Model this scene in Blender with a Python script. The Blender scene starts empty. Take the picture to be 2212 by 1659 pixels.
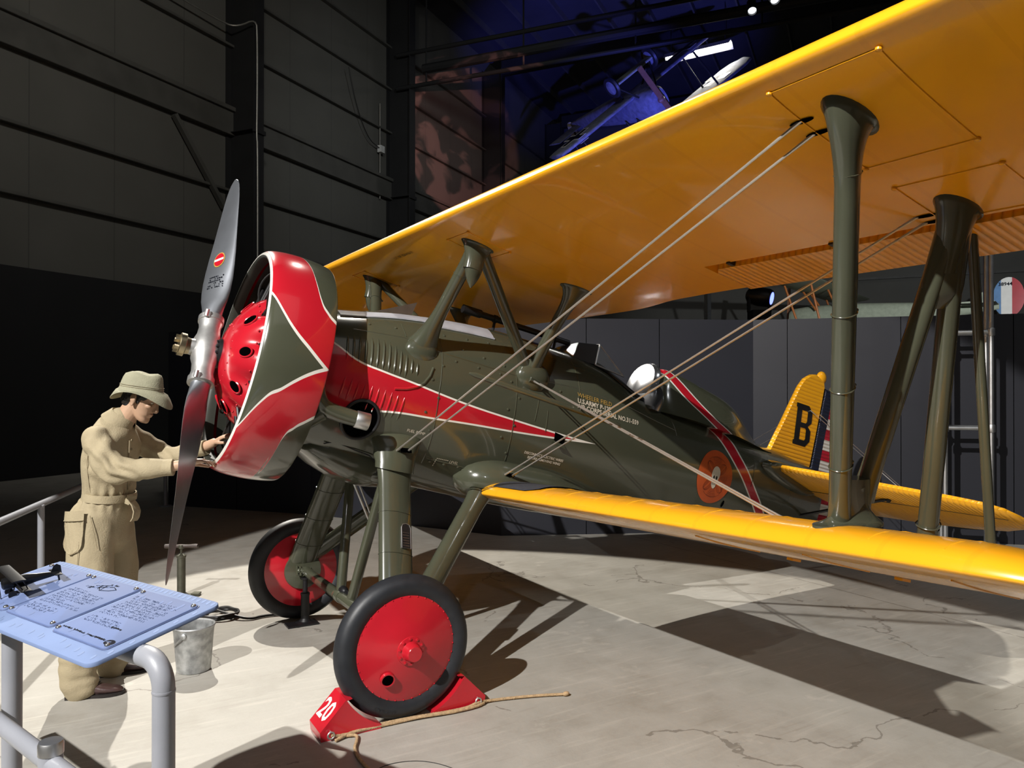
import bpy, bmesh, math, random
from mathutils import Vector, Matrix, Euler, noise
random.seed(7)
SC = bpy.context.scene
COL = SC.collection
PI = math.pi
V3 = Vector

# ------------------------------------------------------------------ camera
cd = bpy.data.cameras.new('camera'); cam = bpy.data.objects.new('camera', cd); COL.objects.link(cam)
cd.sensor_width = 36.0; cd.lens = 27.03; cd.clip_end = 200; cd.clip_start = 0.05
cam.location = (-1.503, -4.703, 1.70)
cam.rotation_euler = (math.radians(90.26), 0, math.radians(59.5 - 90))
SC.camera = cam
SC.view_settings.view_transform = 'Standard'; SC.view_settings.look = 'None'
SC.view_settings.exposure = 0.2; SC.view_settings.gamma = 1.0; SC.view_settings.use_curve_mapping = False

# ------------------------------------------------------------------ world and lamps
w = bpy.data.worlds.new('World'); SC.world = w; w.use_nodes = True
w.node_tree.nodes['Background'].inputs[0].default_value = (0.9, 0.95, 1.0, 1)
w.node_tree.nodes['Background'].inputs[1].default_value = 0.034

def spot(name, loc, target, power, angle, blend=0.25, color=(1, 1, 1), radius=0.06):
    l = bpy.data.lights.new(name, 'SPOT'); l.energy = power; l.spot_size = math.radians(angle)
    l.spot_blend = blend; l.color = color; l.shadow_soft_size = radius
    o = bpy.data.objects.new(name, l); COL.objects.link(o); o.location = loc
    o.rotation_euler = (V3(target) - V3(loc)).to_track_quat('-Z', 'Y').to_euler()
    return o
def area(name, loc, target, power, size, color=(1, 1, 1)):
    l = bpy.data.lights.new(name, 'AREA'); l.energy = power; l.size = size; l.color = color
    o = bpy.data.objects.new(name, l); COL.objects.link(o); o.location = loc
    o.rotation_euler = (V3(target) - V3(loc)).to_track_quat('-Z', 'Y').to_euler()
    return o
WARM = (1.0, 0.93, 0.82); COOL = (0.93, 0.97, 1.0)
spot('key_spot', (-7.4, -5.0, 7.4), (0.6, -0.6, 0.9), 6800, 38, 0.06, (1.0, 0.97, 0.93), 0.05)
spot('port_spot', (-4.2, -10.5, 6.6), (1.9, -1.4, 0.9), 220, 24, 0.10, (0.95, 0.97, 1.0), 0.05)
spot('rear_spot', (0.2, 7.8, 8.4), (0.6, -1.5, 0.0), 5200, 36.4, 0.05, (1.0, 0.94, 0.84), 0.05)
spot('tail_spot', (7.5, -5.5, 8.5), (4.6, -0.6, 0.3), 260, 44, 0.2, COOL)
spot('aft_spot', (8.5, 1.5, 9.0), (4.2, -4.0, 0.0), 1700, 22, 0.25, WARM, 0.05)
spot('panel_spot', (0.6, -8.0, 7.5), (-1.3, -1.8, 1.0), 120, 20, 0.2, (0.66, 0.78, 1.0))
spot('top_spot', (3.5, 5.5, 11.0), (0.5, -0.5, 2.4), 350, 30, 0.3, (1.0, 0.95, 0.85))
spot('wall_spot', (0.0, 2.0, 11.0), (3.0, 15.5, 6.5), 1200, 95, 1.0, (1.0, 0.97, 0.9), 0.5)
spot('wall_spot_far', (6.0, 6.0, 11.0), (10.0, 20.5, 7.0), 900, 80, 1.0, (0.9, 0.97, 1.0), 0.5)
rg = spot('red_gobo', (9.0, 9.0, 9.5), (11.7, 22.0, 11.2), 4200, 27, 0.15, (1.0, 0.40, 0.36), 0.02)
rg.data.use_nodes = True; _nt = rg.data.node_tree; _tc = _nt.nodes.new('ShaderNodeTexCoord'); _nz = _nt.nodes.new('ShaderNodeTexNoise'); _nz.inputs['Scale'].default_value = 9; _nz.inputs['Detail'].default_value = 5; _nz.inputs['Distortion'].default_value = 1.2
_rp = _nt.nodes.new('ShaderNodeValToRGB'); _rp.color_ramp.elements[0].position = .46; _rp.color_ramp.elements[1].position = .56; _rp.color_ramp.elements[0].color = (.18, .18, .18, 1)
_nt.links.new(_tc.outputs['Normal'], _nz.inputs['Vector']); _nt.links.new(_nz.outputs['Fac'], _rp.inputs['Fac']); _nt.links.new(_rp.outputs['Color'], _nt.nodes['Emission'].inputs['Strength'])
spot('blue_uplight', (11.5, 9.0, 4.6), (15.6, 16.4, 12.6), 4800, 46, 0.6, (0.12, 0.14, 1.0), 0.15)
spot('hangar_spot', (14.0, 1.5, 4.6), (22.6, 10.6, 5.2), 2600, 50, 0.5, COOL)
area('soft_fill', (0, -6, 10), (1, 0, 0), 45, 6, (1.0, 0.97, 0.92))

# ------------------------------------------------------------------ materials
def new_mat(name):
    m = bpy.data.materials.new(name); m.use_nodes = True
    return m, m.node_tree, m.node_tree.nodes['Principled BSDF']
def mat(name, col, rough=0.5, metal=0.0, coat=0.0, var=0.12, scale=9.0, bump=0.0, bscale=40.0, spec=0.5, coord='Object'):
    m, nt, b = new_mat(name)
    b.inputs['Roughness'].default_value = rough; b.inputs['Metallic'].default_value = metal
    b.inputs['Coat Weight'].default_value = coat; b.inputs['Coat Roughness'].default_value = 0.08
    b.inputs['Specular IOR Level'].default_value = spec
    tc = nt.nodes.new('ShaderNodeTexCoord')
    n = nt.nodes.new('ShaderNodeTexNoise'); n.inputs['Scale'].default_value = scale; n.inputs['Detail'].default_value = 5
    nt.links.new(tc.outputs[coord], n.inputs['Vector'])
    r = nt.nodes.new('ShaderNodeValToRGB')
    r.color_ramp.elements[0].position = 0.3; r.color_ramp.elements[1].position = 0.7
    r.color_ramp.elements[0].color = tuple(c * (1 - var) for c in col) + (1,)
    r.color_ramp.elements[1].color = tuple(min(1, c * (1 + var)) for c in col) + (1,)
    nt.links.new(n.outputs['Fac'], r.inputs['Fac']); nt.links.new(r.outputs['Color'], b.inputs['Base Color'])
    if bump:
        n2 = nt.nodes.new('ShaderNodeTexNoise'); n2.inputs['Scale'].default_value = bscale; n2.inputs['Detail'].default_value = 4
        nt.links.new(tc.outputs[coord], n2.inputs['Vector'])
        bp = nt.nodes.new('ShaderNodeBump'); bp.inputs['Strength'].default_value = bump; bp.inputs['Distance'].default_value = 0.01
        nt.links.new(n2.outputs['Fac'], bp.inputs['Height']); nt.links.new(bp.outputs['Normal'], b.inputs['Normal'])
    return m
class G:
    """tiny node-graph helper"""
    def __init__(s, nt): s.nt = nt
    def m(s, op, a, b=None, c=None, clamp=False):
        n = s.nt.nodes.new('ShaderNodeMath'); n.operation = op; n.use_clamp = clamp
        for i, v in enumerate((a, b, c)):
            if v is None: continue
            if isinstance(v, (int, float)): n.inputs[i].default_value = v
            else: s.nt.links.new(v, n.inputs[i])
        return n.outputs[0]
    def xyz(s):
        tc = s.nt.nodes.new('ShaderNodeTexCoord'); sp = s.nt.nodes.new('ShaderNodeSeparateXYZ')
        s.nt.links.new(tc.outputs['Object'], sp.inputs[0]); return sp.outputs[0], sp.outputs[1], sp.outputs[2]
    def curve(s, val, pts, x0, x1, y0, y1):
        t = s.m('DIVIDE', s.m('SUBTRACT', val, x0), x1 - x0, clamp=True)
        n = s.nt.nodes.new('ShaderNodeFloatCurve'); c = n.mapping.curves[0]
        P = [((x - x0) / (x1 - x0), (y - y0) / (y1 - y0)) for x, y in pts]
        c.points[0].location = P[0]; c.points[1].location = P[-1]
        for p in P[1:-1]: c.points.new(*p)
        n.mapping.update(); s.nt.links.new(t, n.inputs['Value'])
        return s.m('ADD', s.m('MULTIPLY', n.outputs[0], y1 - y0), y0)
    def mix(s, fac, a, b):
        n = s.nt.nodes.new('ShaderNodeMix'); n.data_type = 'RGBA'
        s.nt.links.new(fac, n.inputs[0])
        for i, v in ((6, a), (7, b)):
            if isinstance(v, tuple): n.inputs[i].default_value = v + (1,)
            else: s.nt.links.new(v, n.inputs[i])
        return n.outputs[2]
    def gt(s, a, b): return s.m('GREATER_THAN', a, b)
    def band(s, v, lo, hi): return s.m('MULTIPLY', s.gt(v, lo), s.m('LESS_THAN', v, hi))
    def vary(s, col, amt=0.1, scale=5.0):
        tc = s.nt.nodes.new('ShaderNodeTexCoord'); n = s.nt.nodes.new('ShaderNodeTexNoise'); n.inputs['Scale'].default_value = scale; n.inputs['Detail'].default_value = 4
        s.nt.links.new(tc.outputs['Object'], n.inputs['Vector'])
        f = s.m('ADD', s.m('MULTIPLY', n.outputs['Fac'], 2 * amt), 1 - amt)
        vm = s.nt.nodes.new('ShaderNodeVectorMath'); vm.operation = 'SCALE'
        s.nt.links.new(col, vm.inputs[0]); s.nt.links.new(f, vm.inputs['Scale']); return vm.outputs[0]

OLIVE = (0.062, 0.066, 0.043); RED = (0.47, 0.011, 0.022); OFFW = (0.78, 0.76, 0.70); YEL = (0.88, 0.40, 0.012)
NAVY = (0.012, 0.016, 0.035)
M = {}
M['olive'] = mat('olive_drab_paint', OLIVE, 0.22, coat=0.5, var=0.08, scale=4, bump=0.02, bscale=6)
M['red'] = mat('red_paint', RED, 0.25, coat=0.5, var=0.08, scale=5)
M['white'] = mat('white_paint', OFFW, 0.4, var=0.04)
M['yellow'] = mat('yellow_dope', YEL, 0.3, coat=0.35, var=0.05, scale=3, bump=0.03, bscale=9)
M['black'] = mat('black_paint', (0.008, 0.008, 0.009), 0.45)
M['void'] = mat('hole_shade_and_joint_black', (0.001, 0.001, 0.001), 0.95, spec=0.0)  # black painted on flat faces as the shade inside holes; also joint strips
M['darkmetal'] = mat('dark_engine_metal', (0.02, 0.02, 0.022), 0.45, 0.5)
M['tire'] = mat('tire_rubber', (0.016, 0.018, 0.022), 0.48, var=0.2, scale=20, bump=0.05, bscale=60)
M['alu'] = mat('polished_aluminium', (0.50, 0.53, 0.58), 0.36, 0.9, var=0.06)
M['alu_dull'] = mat('dull_aluminium', (0.62, 0.62, 0.62), 0.42, 1.0, var=0.1, scale=14)
M['chrome'] = mat('bright_sheet_metal', (0.62, 0.63, 0.66), 0.20, 0.95, var=0.05)
M['steel'] = mat('hub_steel', (0.55, 0.55, 0.54), 0.46, 0.85, var=0.15, scale=20)
M['brassy'] = mat('worn_brass_steel', (0.45, 0.38, 0.25), 0.35, 1.0, var=0.2, scale=25)
M['wire'] = mat('bracing_wire_steel', (0.62, 0.58, 0.52), 0.38, 0.8, var=0.05)
M['glass'] = None
m_, nt_, b_ = new_mat('windshield_glass'); b_.inputs['Base Color'].default_value = (0.8, 0.85, 0.85, 1); b_.inputs['Transmission Weight'].default_value = 0.92
b_.inputs['Roughness'].default_value = 0.05; b_.inputs['IOR'].default_value = 1.2; M['glass'] = m_
M['navy'] = mat('navy_paint', NAVY, 0.35, coat=0.3)
M['walk'] = mat('walkway_grit', (0.035, 0.037, 0.045), 0.8, var=0.25, scale=80, bump=0.2, bscale=200)
M['orange'] = mat('orange_emblem_paint', (0.52, 0.085, 0.016), 0.35)
M['bone'] = mat('bone_white_paint', (0.62, 0.56, 0.44), 0.5)
M['web'] = mat('emblem_line_paint', (0.16, 0.03, 0.012), 0.5)
M['gold'] = mat('gold_lettering', (0.45, 0.28, 0.06), 0.4)
M['cream'] = mat('cream_lettering', (0.62, 0.56, 0.45), 0.45)
M['cowlsheen'] = mat('painted_cowl_sheen', (0.42, 0.43, 0.47), 0.3, coat=0.3)  # pale grey stands for light glancing off the olive cowl top
M['khaki'] = mat('khaki_cotton', (0.36, 0.30, 0.19), 0.85, var=0.1, scale=7, bump=0.25, bscale=120)
M['khaki2'] = mat('khaki_seam_cotton', (0.27, 0.22, 0.135), 0.9, var=0.1, scale=7)
M['hatcloth'] = mat('sage_cotton_hat', (0.30, 0.29, 0.20), 0.9, var=0.1, scale=12, bump=0.3, bscale=160)
M['skin'] = mat('mannequin_skin', (0.46, 0.29, 0.19), 0.5, var=0.1, scale=12)
M['hair'] = mat('black_hair', (0.008, 0.008, 0.009), 0.5, var=0.3, scale=60, bump=0.6, bscale=140)
M['shoe'] = mat('brown_leather', (0.055, 0.030, 0.028), 0.32, coat=0.3, var=0.2, scale=15, bump=0.15, bscale=40)
M['sole'] = mat('dark_sole', (0.015, 0.011, 0.01), 0.7)
M['zinc'] = mat('galvanised_zinc', (0.42, 0.43, 0.43), 0.5, 0.7, var=0.35, scale=22, bump=0.1, bscale=30)
M['greypaint'] = mat('grey_powder_coat', (0.27, 0.28, 0.31), 0.42, var=0.04, bump=0.04, bscale=300)
M['panel'] = mat('pale_blue_panel', (0.165, 0.225, 0.385), 0.7, var=0.04, spec=0.25)
M['plate'] = mat('tactile_plate', (0.125, 0.17, 0.32), 0.7, var=0.04, spec=0.25)
M['ink'] = mat('black_ink', (0.008, 0.009, 0.014), 0.9, spec=0.1)
M['dot'] = mat('braille_dot', (0.045, 0.06, 0.12), 0.9, spec=0.1)
M['groove'] = mat('plate_edge', (0.09, 0.12, 0.23), 0.6)
M['bronze'] = mat('black_bronze_model', (0.012, 0.012, 0.013), 0.35, 0.4)
M['rope'] = mat('hemp_rope', (0.42, 0.29, 0.16), 0.9, var=0.25, scale=60, bump=0.3, bscale=120)
M['rubberhose'] = mat('black_rubber_hose', (0.012, 0.011, 0.01), 0.5)
M['pump'] = mat('worn_pump_metal', (0.10, 0.10, 0.075), 0.45, 0.6, var=0.2, scale=18)
M['pumpwood'] = mat('dark_turned_wood', (0.045, 0.03, 0.024), 0.5)
M['partition'] = mat('charcoal_partition_paint', (0.019, 0.020, 0.028), 0.55, var=0.08, scale=0.7)
M['wainscot'] = mat('black_wainscot', (0.0075, 0.0075, 0.0085), 0.7, var=0.15, scale=1.2)
M['column'] = mat('black_steel_column', (0.012, 0.012, 0.0125), 0.6, var=0.15, scale=2)
M['girt'] = mat('dark_steel_girt', (0.075, 0.073, 0.065), 0.6, var=0.15, scale=2)
M['ceiling'] = mat('dark_roof_deck', (0.045, 0.045, 0.05), 0.8, var=0.2, scale=0.6)
M['conduit'] = mat('galvanised_conduit', (0.45, 0.44, 0.40), 0.4, 0.8)
M['plasticw'] = mat('white_plastic', (0.6, 0.6, 0.58), 0.5)
M['olivefab'] = mat('pale_olive_fabric', (0.40, 0.44, 0.33), 0.7)
M['woodorange'] = mat('varnished_orange_wood', (0.5, 0.15, 0.03), 0.4)
M['lozenge'] = mat('grey_violet_fabric', (0.20, 0.21, 0.26), 0.7, var=0.3, scale=6)
M['propwood'] = mat('laminated_wood', (0.28, 0.13, 0.07), 0.4)
M['bluep'] = mat('sky_blue_paint', (0.08, 0.22, 0.45), 0.5)
def emis(name, col, s):
    m, nt, b = new_mat(name); b.inputs['Base Color'].default_value = col + (1,); b.inputs['Emission Color'].default_value = col + (1,); b.inputs['Emission Strength'].default_value = s
    return m
M['tube'] = emis('lit_fluorescent_tube', (1.0, 0.96, 0.86), 9.0)
M['lens'] = emis('lit_lamp_lens', (0.9, 0.95, 1.0), 1.6)
M['bluelens'] = emis('lit_blue_lens', (0.15, 0.2, 1.0), 3.0)

# concrete floor
def floor_mat():
    m, nt, b = new_mat('worn_concrete'); g = G(nt)
    tc = nt.nodes.new('ShaderNodeTexCoord')
    def nz(scale, det=6, rough=0.6, w=None):
        n = nt.nodes.new('ShaderNodeTexNoise'); n.inputs['Scale'].default_value = scale; n.inputs['Detail'].default_value = det; n.inputs['Roughness'].default_value = rough
        nt.links.new(tc.outputs['Object'], n.inputs['Vector']); return n.outputs['Fac']
    big = nz(0.55, 5); mid = nz(3.2, 7, 0.7); fine = nz(38, 5, 0.7); streak = nz(1.3, 8, 0.75)
    r = nt.nodes.new('ShaderNodeValToRGB'); cr = r.color_ramp
    cr.elements[0].position = 0.28; cr.elements[0].color = (0.235, 0.215, 0.175, 1)
    cr.elements[1].position = 0.72; cr.elements[1].color = (0.46, 0.445, 0.405, 1)
    e = cr.elements.new(0.5); e.color = (0.365, 0.348, 0.31, 1)
    mixv = g.m('ADD', g.m('MULTIPLY', big, 0.35), g.m('ADD', g.m('MULTIPLY', mid, 0.4), g.m('MULTIPLY', streak, 0.25)))
    nt.links.new(mixv, r.inputs['Fac'])
    c = r.outputs['Color']
    # speckle and stains
    sp = g.m('MULTIPLY', g.m('SUBTRACT', 0.36, fine, clamp=True), 3.0, clamp=True)
    c = g.mix(sp, c, (0.13, 0.11, 0.085))
    st = g.m('MULTIPLY', g.m('SUBTRACT', g.m('MULTIPLY', nz(0.9, 8, 0.8), nz(6, 5)), 0.33, clamp=True), 5.0, clamp=True)
    c = g.mix(st, c, (0.56, 0.53, 0.47))
    # hairline cracks and scuffs
    vo = nt.nodes.new('ShaderNodeTexVoronoi'); vo.feature = 'DISTANCE_TO_EDGE'; vo.inputs['Scale'].default_value = 0.42
    vm = nt.nodes.new('ShaderNodeVectorMath'); vm.operation = 'ADD'; nn_ = nt.nodes.new('ShaderNodeTexNoise'); nn_.inputs['Scale'].default_value = 1.6; nn_.inputs['Detail'].default_value = 8
    nt.links.new(tc.outputs['Object'], nn_.inputs['Vector']); nt.links.new(tc.outputs['Object'], vm.inputs[0]); nt.links.new(nn_.outputs['Color'], vm.inputs[1]); nt.links.new(vm.outputs[0], vo.inputs['Vector'])
    ck = g.m('MULTIPLY', g.m('LESS_THAN', vo.outputs['Distance'], 0.0035), g.m('GREATER_THAN', nz(1.1, 4), 0.52))
    c = g.mix(g.m('MULTIPLY', ck, 0.55), c, (0.11, 0.095, 0.075))
    mp_ = nt.nodes.new('ShaderNodeMapping'); mp_.inputs['Scale'].default_value = (2.2, 26, 1); mp_.inputs['Rotation'].default_value = (0, 0, .5); nt.links.new(tc.outputs['Object'], mp_.inputs['Vector'])
    sn = nt.nodes.new('ShaderNodeTexNoise'); sn.inputs['Scale'].default_value = 1.0; sn.inputs['Detail'].default_value = 6; nt.links.new(mp_.outputs[0], sn.inputs['Vector'])
    c = g.mix(g.m('MULTIPLY', g.m('SUBTRACT', sn.outputs['Fac'], 0.56, clamp=True), 3.0, clamp=True), c, (0.50, 0.475, 0.42))
    c = g.mix(g.m('MULTIPLY', g.m('SUBTRACT', 0.40, sn.outputs['Fac'], clamp=True), 2.2, clamp=True), c, (0.22, 0.195, 0.15))
    # saw-cut joint lines
    x, y, z = g.xyz()
    for coord, off in ((x, 4.15), (y, -3.05)):
        d = g.m('ABSOLUTE', g.m('SUBTRACT', coord, off)); d = g.m('ADD', d, g.m('MULTIPLY', g.m('SUBTRACT', mid, 0.5), 0.03))
        c = g.mix(g.m('MULTIPLY', g.m('LESS_THAN', d, 0.006), 0.6), c, (0.10, 0.085, 0.065))
    nt.links.new(c, b.inputs['Base Color'])
    rr = g.m('ADD', 0.42, g.m('MULTIPLY', mid, 0.35)); nt.links.new(rr, b.inputs['Roughness'])
    b.inputs['Specular IOR Level'].default_value = 0.4
    bp = nt.nodes.new('ShaderNodeBump'); bp.inputs['Strength'].default_value = 0.12; bp.inputs['Distance'].default_value = 0.01
    nt.links.new(fine, bp.inputs['Height']); nt.links.new(bp.outputs['Normal'], b.inputs['Normal'])
    return m
M['floor'] = floor_mat()
def wall_mat():
    m, nt, b = new_mat('ribbed_wall_liner'); g = G(nt); tc = nt.nodes.new('ShaderNodeTexCoord')
    n = nt.nodes.new('ShaderNodeTexNoise'); n.inputs['Scale'].default_value = 0.7; n.inputs['Detail'].default_value = 6
    nt.links.new(tc.outputs['Object'], n.inputs['Vector'])
    x, y, z = g.xyz()
    seam = g.m('LESS_THAN', g.m('FRACT', g.m('DIVIDE', x, 1.83)), 0.012)
    r = nt.nodes.new('ShaderNodeValToRGB'); r.color_ramp.elements[0].color = (0.075, 0.073, 0.064, 1); r.color_ramp.elements[1].color = (0.115, 0.112, 0.10, 1)
    nt.links.new(n.outputs['Fac'], r.inputs['Fac'])
    nt.links.new(g.mix(g.m('MULTIPLY', seam, 0.5), r.outputs['Color'], (0.03, 0.03, 0.028)), b.inputs['Base Color']); b.inputs['Roughness'].default_value = 0.75
    return m
M['wall'] = wall_mat()

# ------------------------------------------------------------------ mesh builder
class MB:
    def __init__(s): s.v = []; s.f = []; s.mi = []
    def add(s, verts, faces, m=0):
        o = len(s.v); s.v += [V3(p) for p in verts]; s.f += [tuple(i + o for i in f) for f in faces]; s.mi += [m] * len(faces); return s
    def box(s, c, size, rot=None, m=0):
        R = rot if rot is not None else Matrix.Identity(3)
        vs = [V3(c) + R @ V3((x * size[0] / 2, y * size[1] / 2, z * size[2] / 2)) for x in (-1, 1) for y in (-1, 1) for z in (-1, 1)]
        return s.add(vs, [(0, 1, 3, 2), (4, 6, 7, 5), (0, 4, 5, 1), (2, 3, 7, 6), (0, 2, 6, 4), (1, 5, 7, 3)], m)
    def bar(s, a, b, wd, ht, up=(0, 0, 1), m=0):
        a, b = V3(a), V3(b); d = (b - a); L = d.length; d.normalize(); u = V3(up); sd = d.cross(u).normalized(); u = sd.cross(d)
        R = Matrix((d, sd, u)).transposed(); return s.box((a + b) / 2, (L, wd, ht), R, m)
    def loft(s, rings, cap=True, closed=True, m=0):
        n = len(rings[0]); vs = [p for r in rings for p in r]; fs = []
        for i in range(len(rings) - 1):
            for j in range(n if closed else n - 1):
                k = (j + 1) % n; fs.append((i * n + j, i * n + k, (i + 1) * n + k, (i + 1) * n + j))
        if cap and closed: fs.append(tuple(range(n - 1, -1, -1))); fs.append(tuple((len(rings) - 1) * n + j for j in range(n)))
        return s.add(vs, fs, m)
    def tube(s, path, r, n=10, cap=True, closed=False, m=0):
        P = [V3(p) for p in path]; R = r if isinstance(r, (list, tuple)) else [r] * len(P); rings = []; prev = None
        for i, p in enumerate(P):
            if closed: t = (P[(i + 1) % len(P)] - P[i - 1])
            else: t = (P[min(i + 1, len(P) - 1)] - P[max(i - 1, 0)])
            t.normalize()
            if prev is None:
                a = V3((0, 0, 1)) if abs(t.z) < 0.9 else V3((1, 0, 0)); u = (a - a.dot(t) * t).normalized()
            else: u = (prev - prev.dot(t) * t).normalized()
            prev = u; q = t.cross(u)
            rings.append([p + (u * math.cos(2 * PI * k / n) + q * math.sin(2 * PI * k / n)) * R[i] for k in range(n)])
        if closed: rings.append(rings[0]); return s.loft(rings, False, True, m)
        return s.loft(rings, cap, True, m)
    def lathe(s, prof, c=(0, 0, 0), axis=(0, 0, 1), n=32, m=0, closed_prof=False, mod=None):
        """prof: (r, h) pairs along axis"""
        c = V3(c); ax = V3(axis).normalized(); a = V3((0, 0, 1)) if abs(ax.z) < 0.9 else V3((1, 0, 0)); u = (a - a.dot(ax) * ax).normalized(); q = ax.cross(u)
        rings = []
        for r, h in prof:
            rings.append([c + ax * h + (u * math.cos(2 * PI * k / n) + q * math.sin(2 * PI * k / n)) * (r if mod is None else mod(r, h, 2 * PI * k / n)) for k in range(n)])
        if closed_prof: rings.append(rings[0])
        return s.loft(rings, not closed_prof, True, m)
    def poly(s, pts, th=None, nrm=None, m=0):
        pts = [V3(p) for p in pts]; n = len(pts)
        if th is None: return s.add(pts, [tuple(range(n))], m)
        N = V3(nrm).normalized() * th
        return s.add(pts + [p + N for p in pts], [tuple(range(n - 1, -1, -1)), tuple(range(n, 2 * n))] + [(i, (i + 1) % n, n + (i + 1) % n, n + i) for i in range(n)], m)
    def ball(s, c, r, n=10, m=0):
        r = r if isinstance(r, (tuple, list)) else (r, r, r); rings = []
        for i in range(n + 1):
            a = PI * i / n; a = max(0.03, min(PI - 0.03, a))
            rings.append([V3(c) + V3((r[0] * math.sin(a) * math.cos(2 * PI * k / (2 * n)), r[1] * math.sin(a) * math.sin(2 * PI * k / (2 * n)), r[2] * math.cos(a))) for k in range(2 * n)])
        return s.loft(rings, True, True, m)
    def build(s, name, mats, parent=None, smooth=35, matrix=None, fix=True):
        me = bpy.data.meshes.new(name); me.from_pydata([tuple(p) for p in s.v], [], s.f)
        mats = mats if isinstance(mats, (list, tuple)) else [mats]
        for mm in mats: me.materials.append(M[mm] if isinstance(mm, str) else mm)
        if len(mats) > 1: me.polygons.foreach_set('material_index', s.mi)
        if fix:
            bm = bmesh.new(); bm.from_mesh(me); bmesh.ops.recalc_face_normals(bm, faces=bm.faces); bm.to_mesh(me); bm.free()
        me.update()
        if smooth:
            me.polygons.foreach_set('use_smooth', [True] * len(me.polygons)); me.set_sharp_from_angle(angle=math.radians(smooth))
        return link(name, me, parent, matrix)
def link(name, me, parent=None, matrix=None):
    o = bpy.data.objects.new(name, me); COL.objects.link(o)
    if parent: o.parent = parent
    if matrix is not None: o.matrix_basis = matrix
    return o
def tag(o, label=None, cat=None, group=None, kind=None):
    if label: o['label'] = label
    if cat: o['category'] = cat
    if group: o['group'] = group
    if kind: o['kind'] = kind
    return o
def thing(name, loc, label, cat, rotz=0, group=None):
    o = bpy.data.objects.new(name, None); COL.objects.link(o); o.location = loc; o.rotation_euler = (0, 0, rotz); o.empty_display_size = 0.2
    return tag(o, label, cat, group)
def organic(name, mb, voxel, mat_, parent=None, smooth=4, disp=None, matrix=None, factor=0.5):
    me = bpy.data.meshes.new(name + '_src'); me.from_pydata([tuple(p) for p in mb.v], [], mb.f)
    bm = bmesh.new(); bm.from_mesh(me); bmesh.ops.recalc_face_normals(bm, faces=bm.faces); bm.to_mesh(me); bm.free()
    t = bpy.data.objects.new('tmp', me); COL.objects.link(t)
    r = t.modifiers.new('r', 'REMESH'); r.mode = 'VOXEL'; r.voxel_size = voxel; r.use_smooth_shade = True
    sm = t.modifiers.new('s', 'SMOOTH'); sm.iterations = smooth; sm.factor = factor
    dg = bpy.context.evaluated_depsgraph_get(); me2 = bpy.data.meshes.new_from_object(t.evaluated_get(dg)); bpy.data.objects.remove(t)
    if disp:
        ns = [v.normal.copy() for v in me2.vertices]
        for v, n in zip(me2.vertices, ns): v.co += n * disp(v.co, n)
    me2.materials.clear(); me2.materials.append(M[mat_]); me2.name = name
    me2.polygons.foreach_set('use_smooth', [True] * len(me2.polygons))
    return link(name, me2, parent, matrix)
def text_mb(mb, s, size, fn, align='LEFT', m=0, shear=0.0, bold=0.0):
    """flat lettering; fn maps (u, v) to a 3D point"""
    cu = bpy.data.curves.new('txt', 'FONT'); cu.body = s; cu.size = size; cu.align_x = align; cu.resolution_u = 2; cu.offset = bold
    t = bpy.data.objects.new('tmp', cu); COL.objects.link(t); dg = bpy.context.evaluated_depsgraph_get()
    me = bpy.data.meshes.new_from_object(t.evaluated_get(dg)); bpy.data.objects.remove(t)
    mb.add([fn(v.co.x, v.co.y) for v in me.vertices], [tuple(p.vertices) for p in me.polygons], m)
    bpy.data.meshes.remove(me); return mb
def lerp(a, b, t): return a + (b - a) * t
def vl(a, b, t): return V3(a).lerp(V3(b), t)
def chaikin(P, it=2):
    P = [V3(p) for p in P]
    for _ in range(it):
        Q = [P[0]]
        for a, b in zip(P, P[1:]): Q += [a.lerp(b, .25), a.lerp(b, .75)]
        P = Q + [P[-1]]
    return P

# ------------------------------------------------------------------ airplane (modelled in its own axes: x aft, y starboard, z up)
HUB = V3((-0.775, 0.0, 1.913)); TH = math.radians(13.5)
AM = Matrix.Translation(HUB) @ Matrix.Rotation(TH, 4, 'Y')
AMI = AM.inverted()
def tob(p): return AMI @ V3(p)

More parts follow.
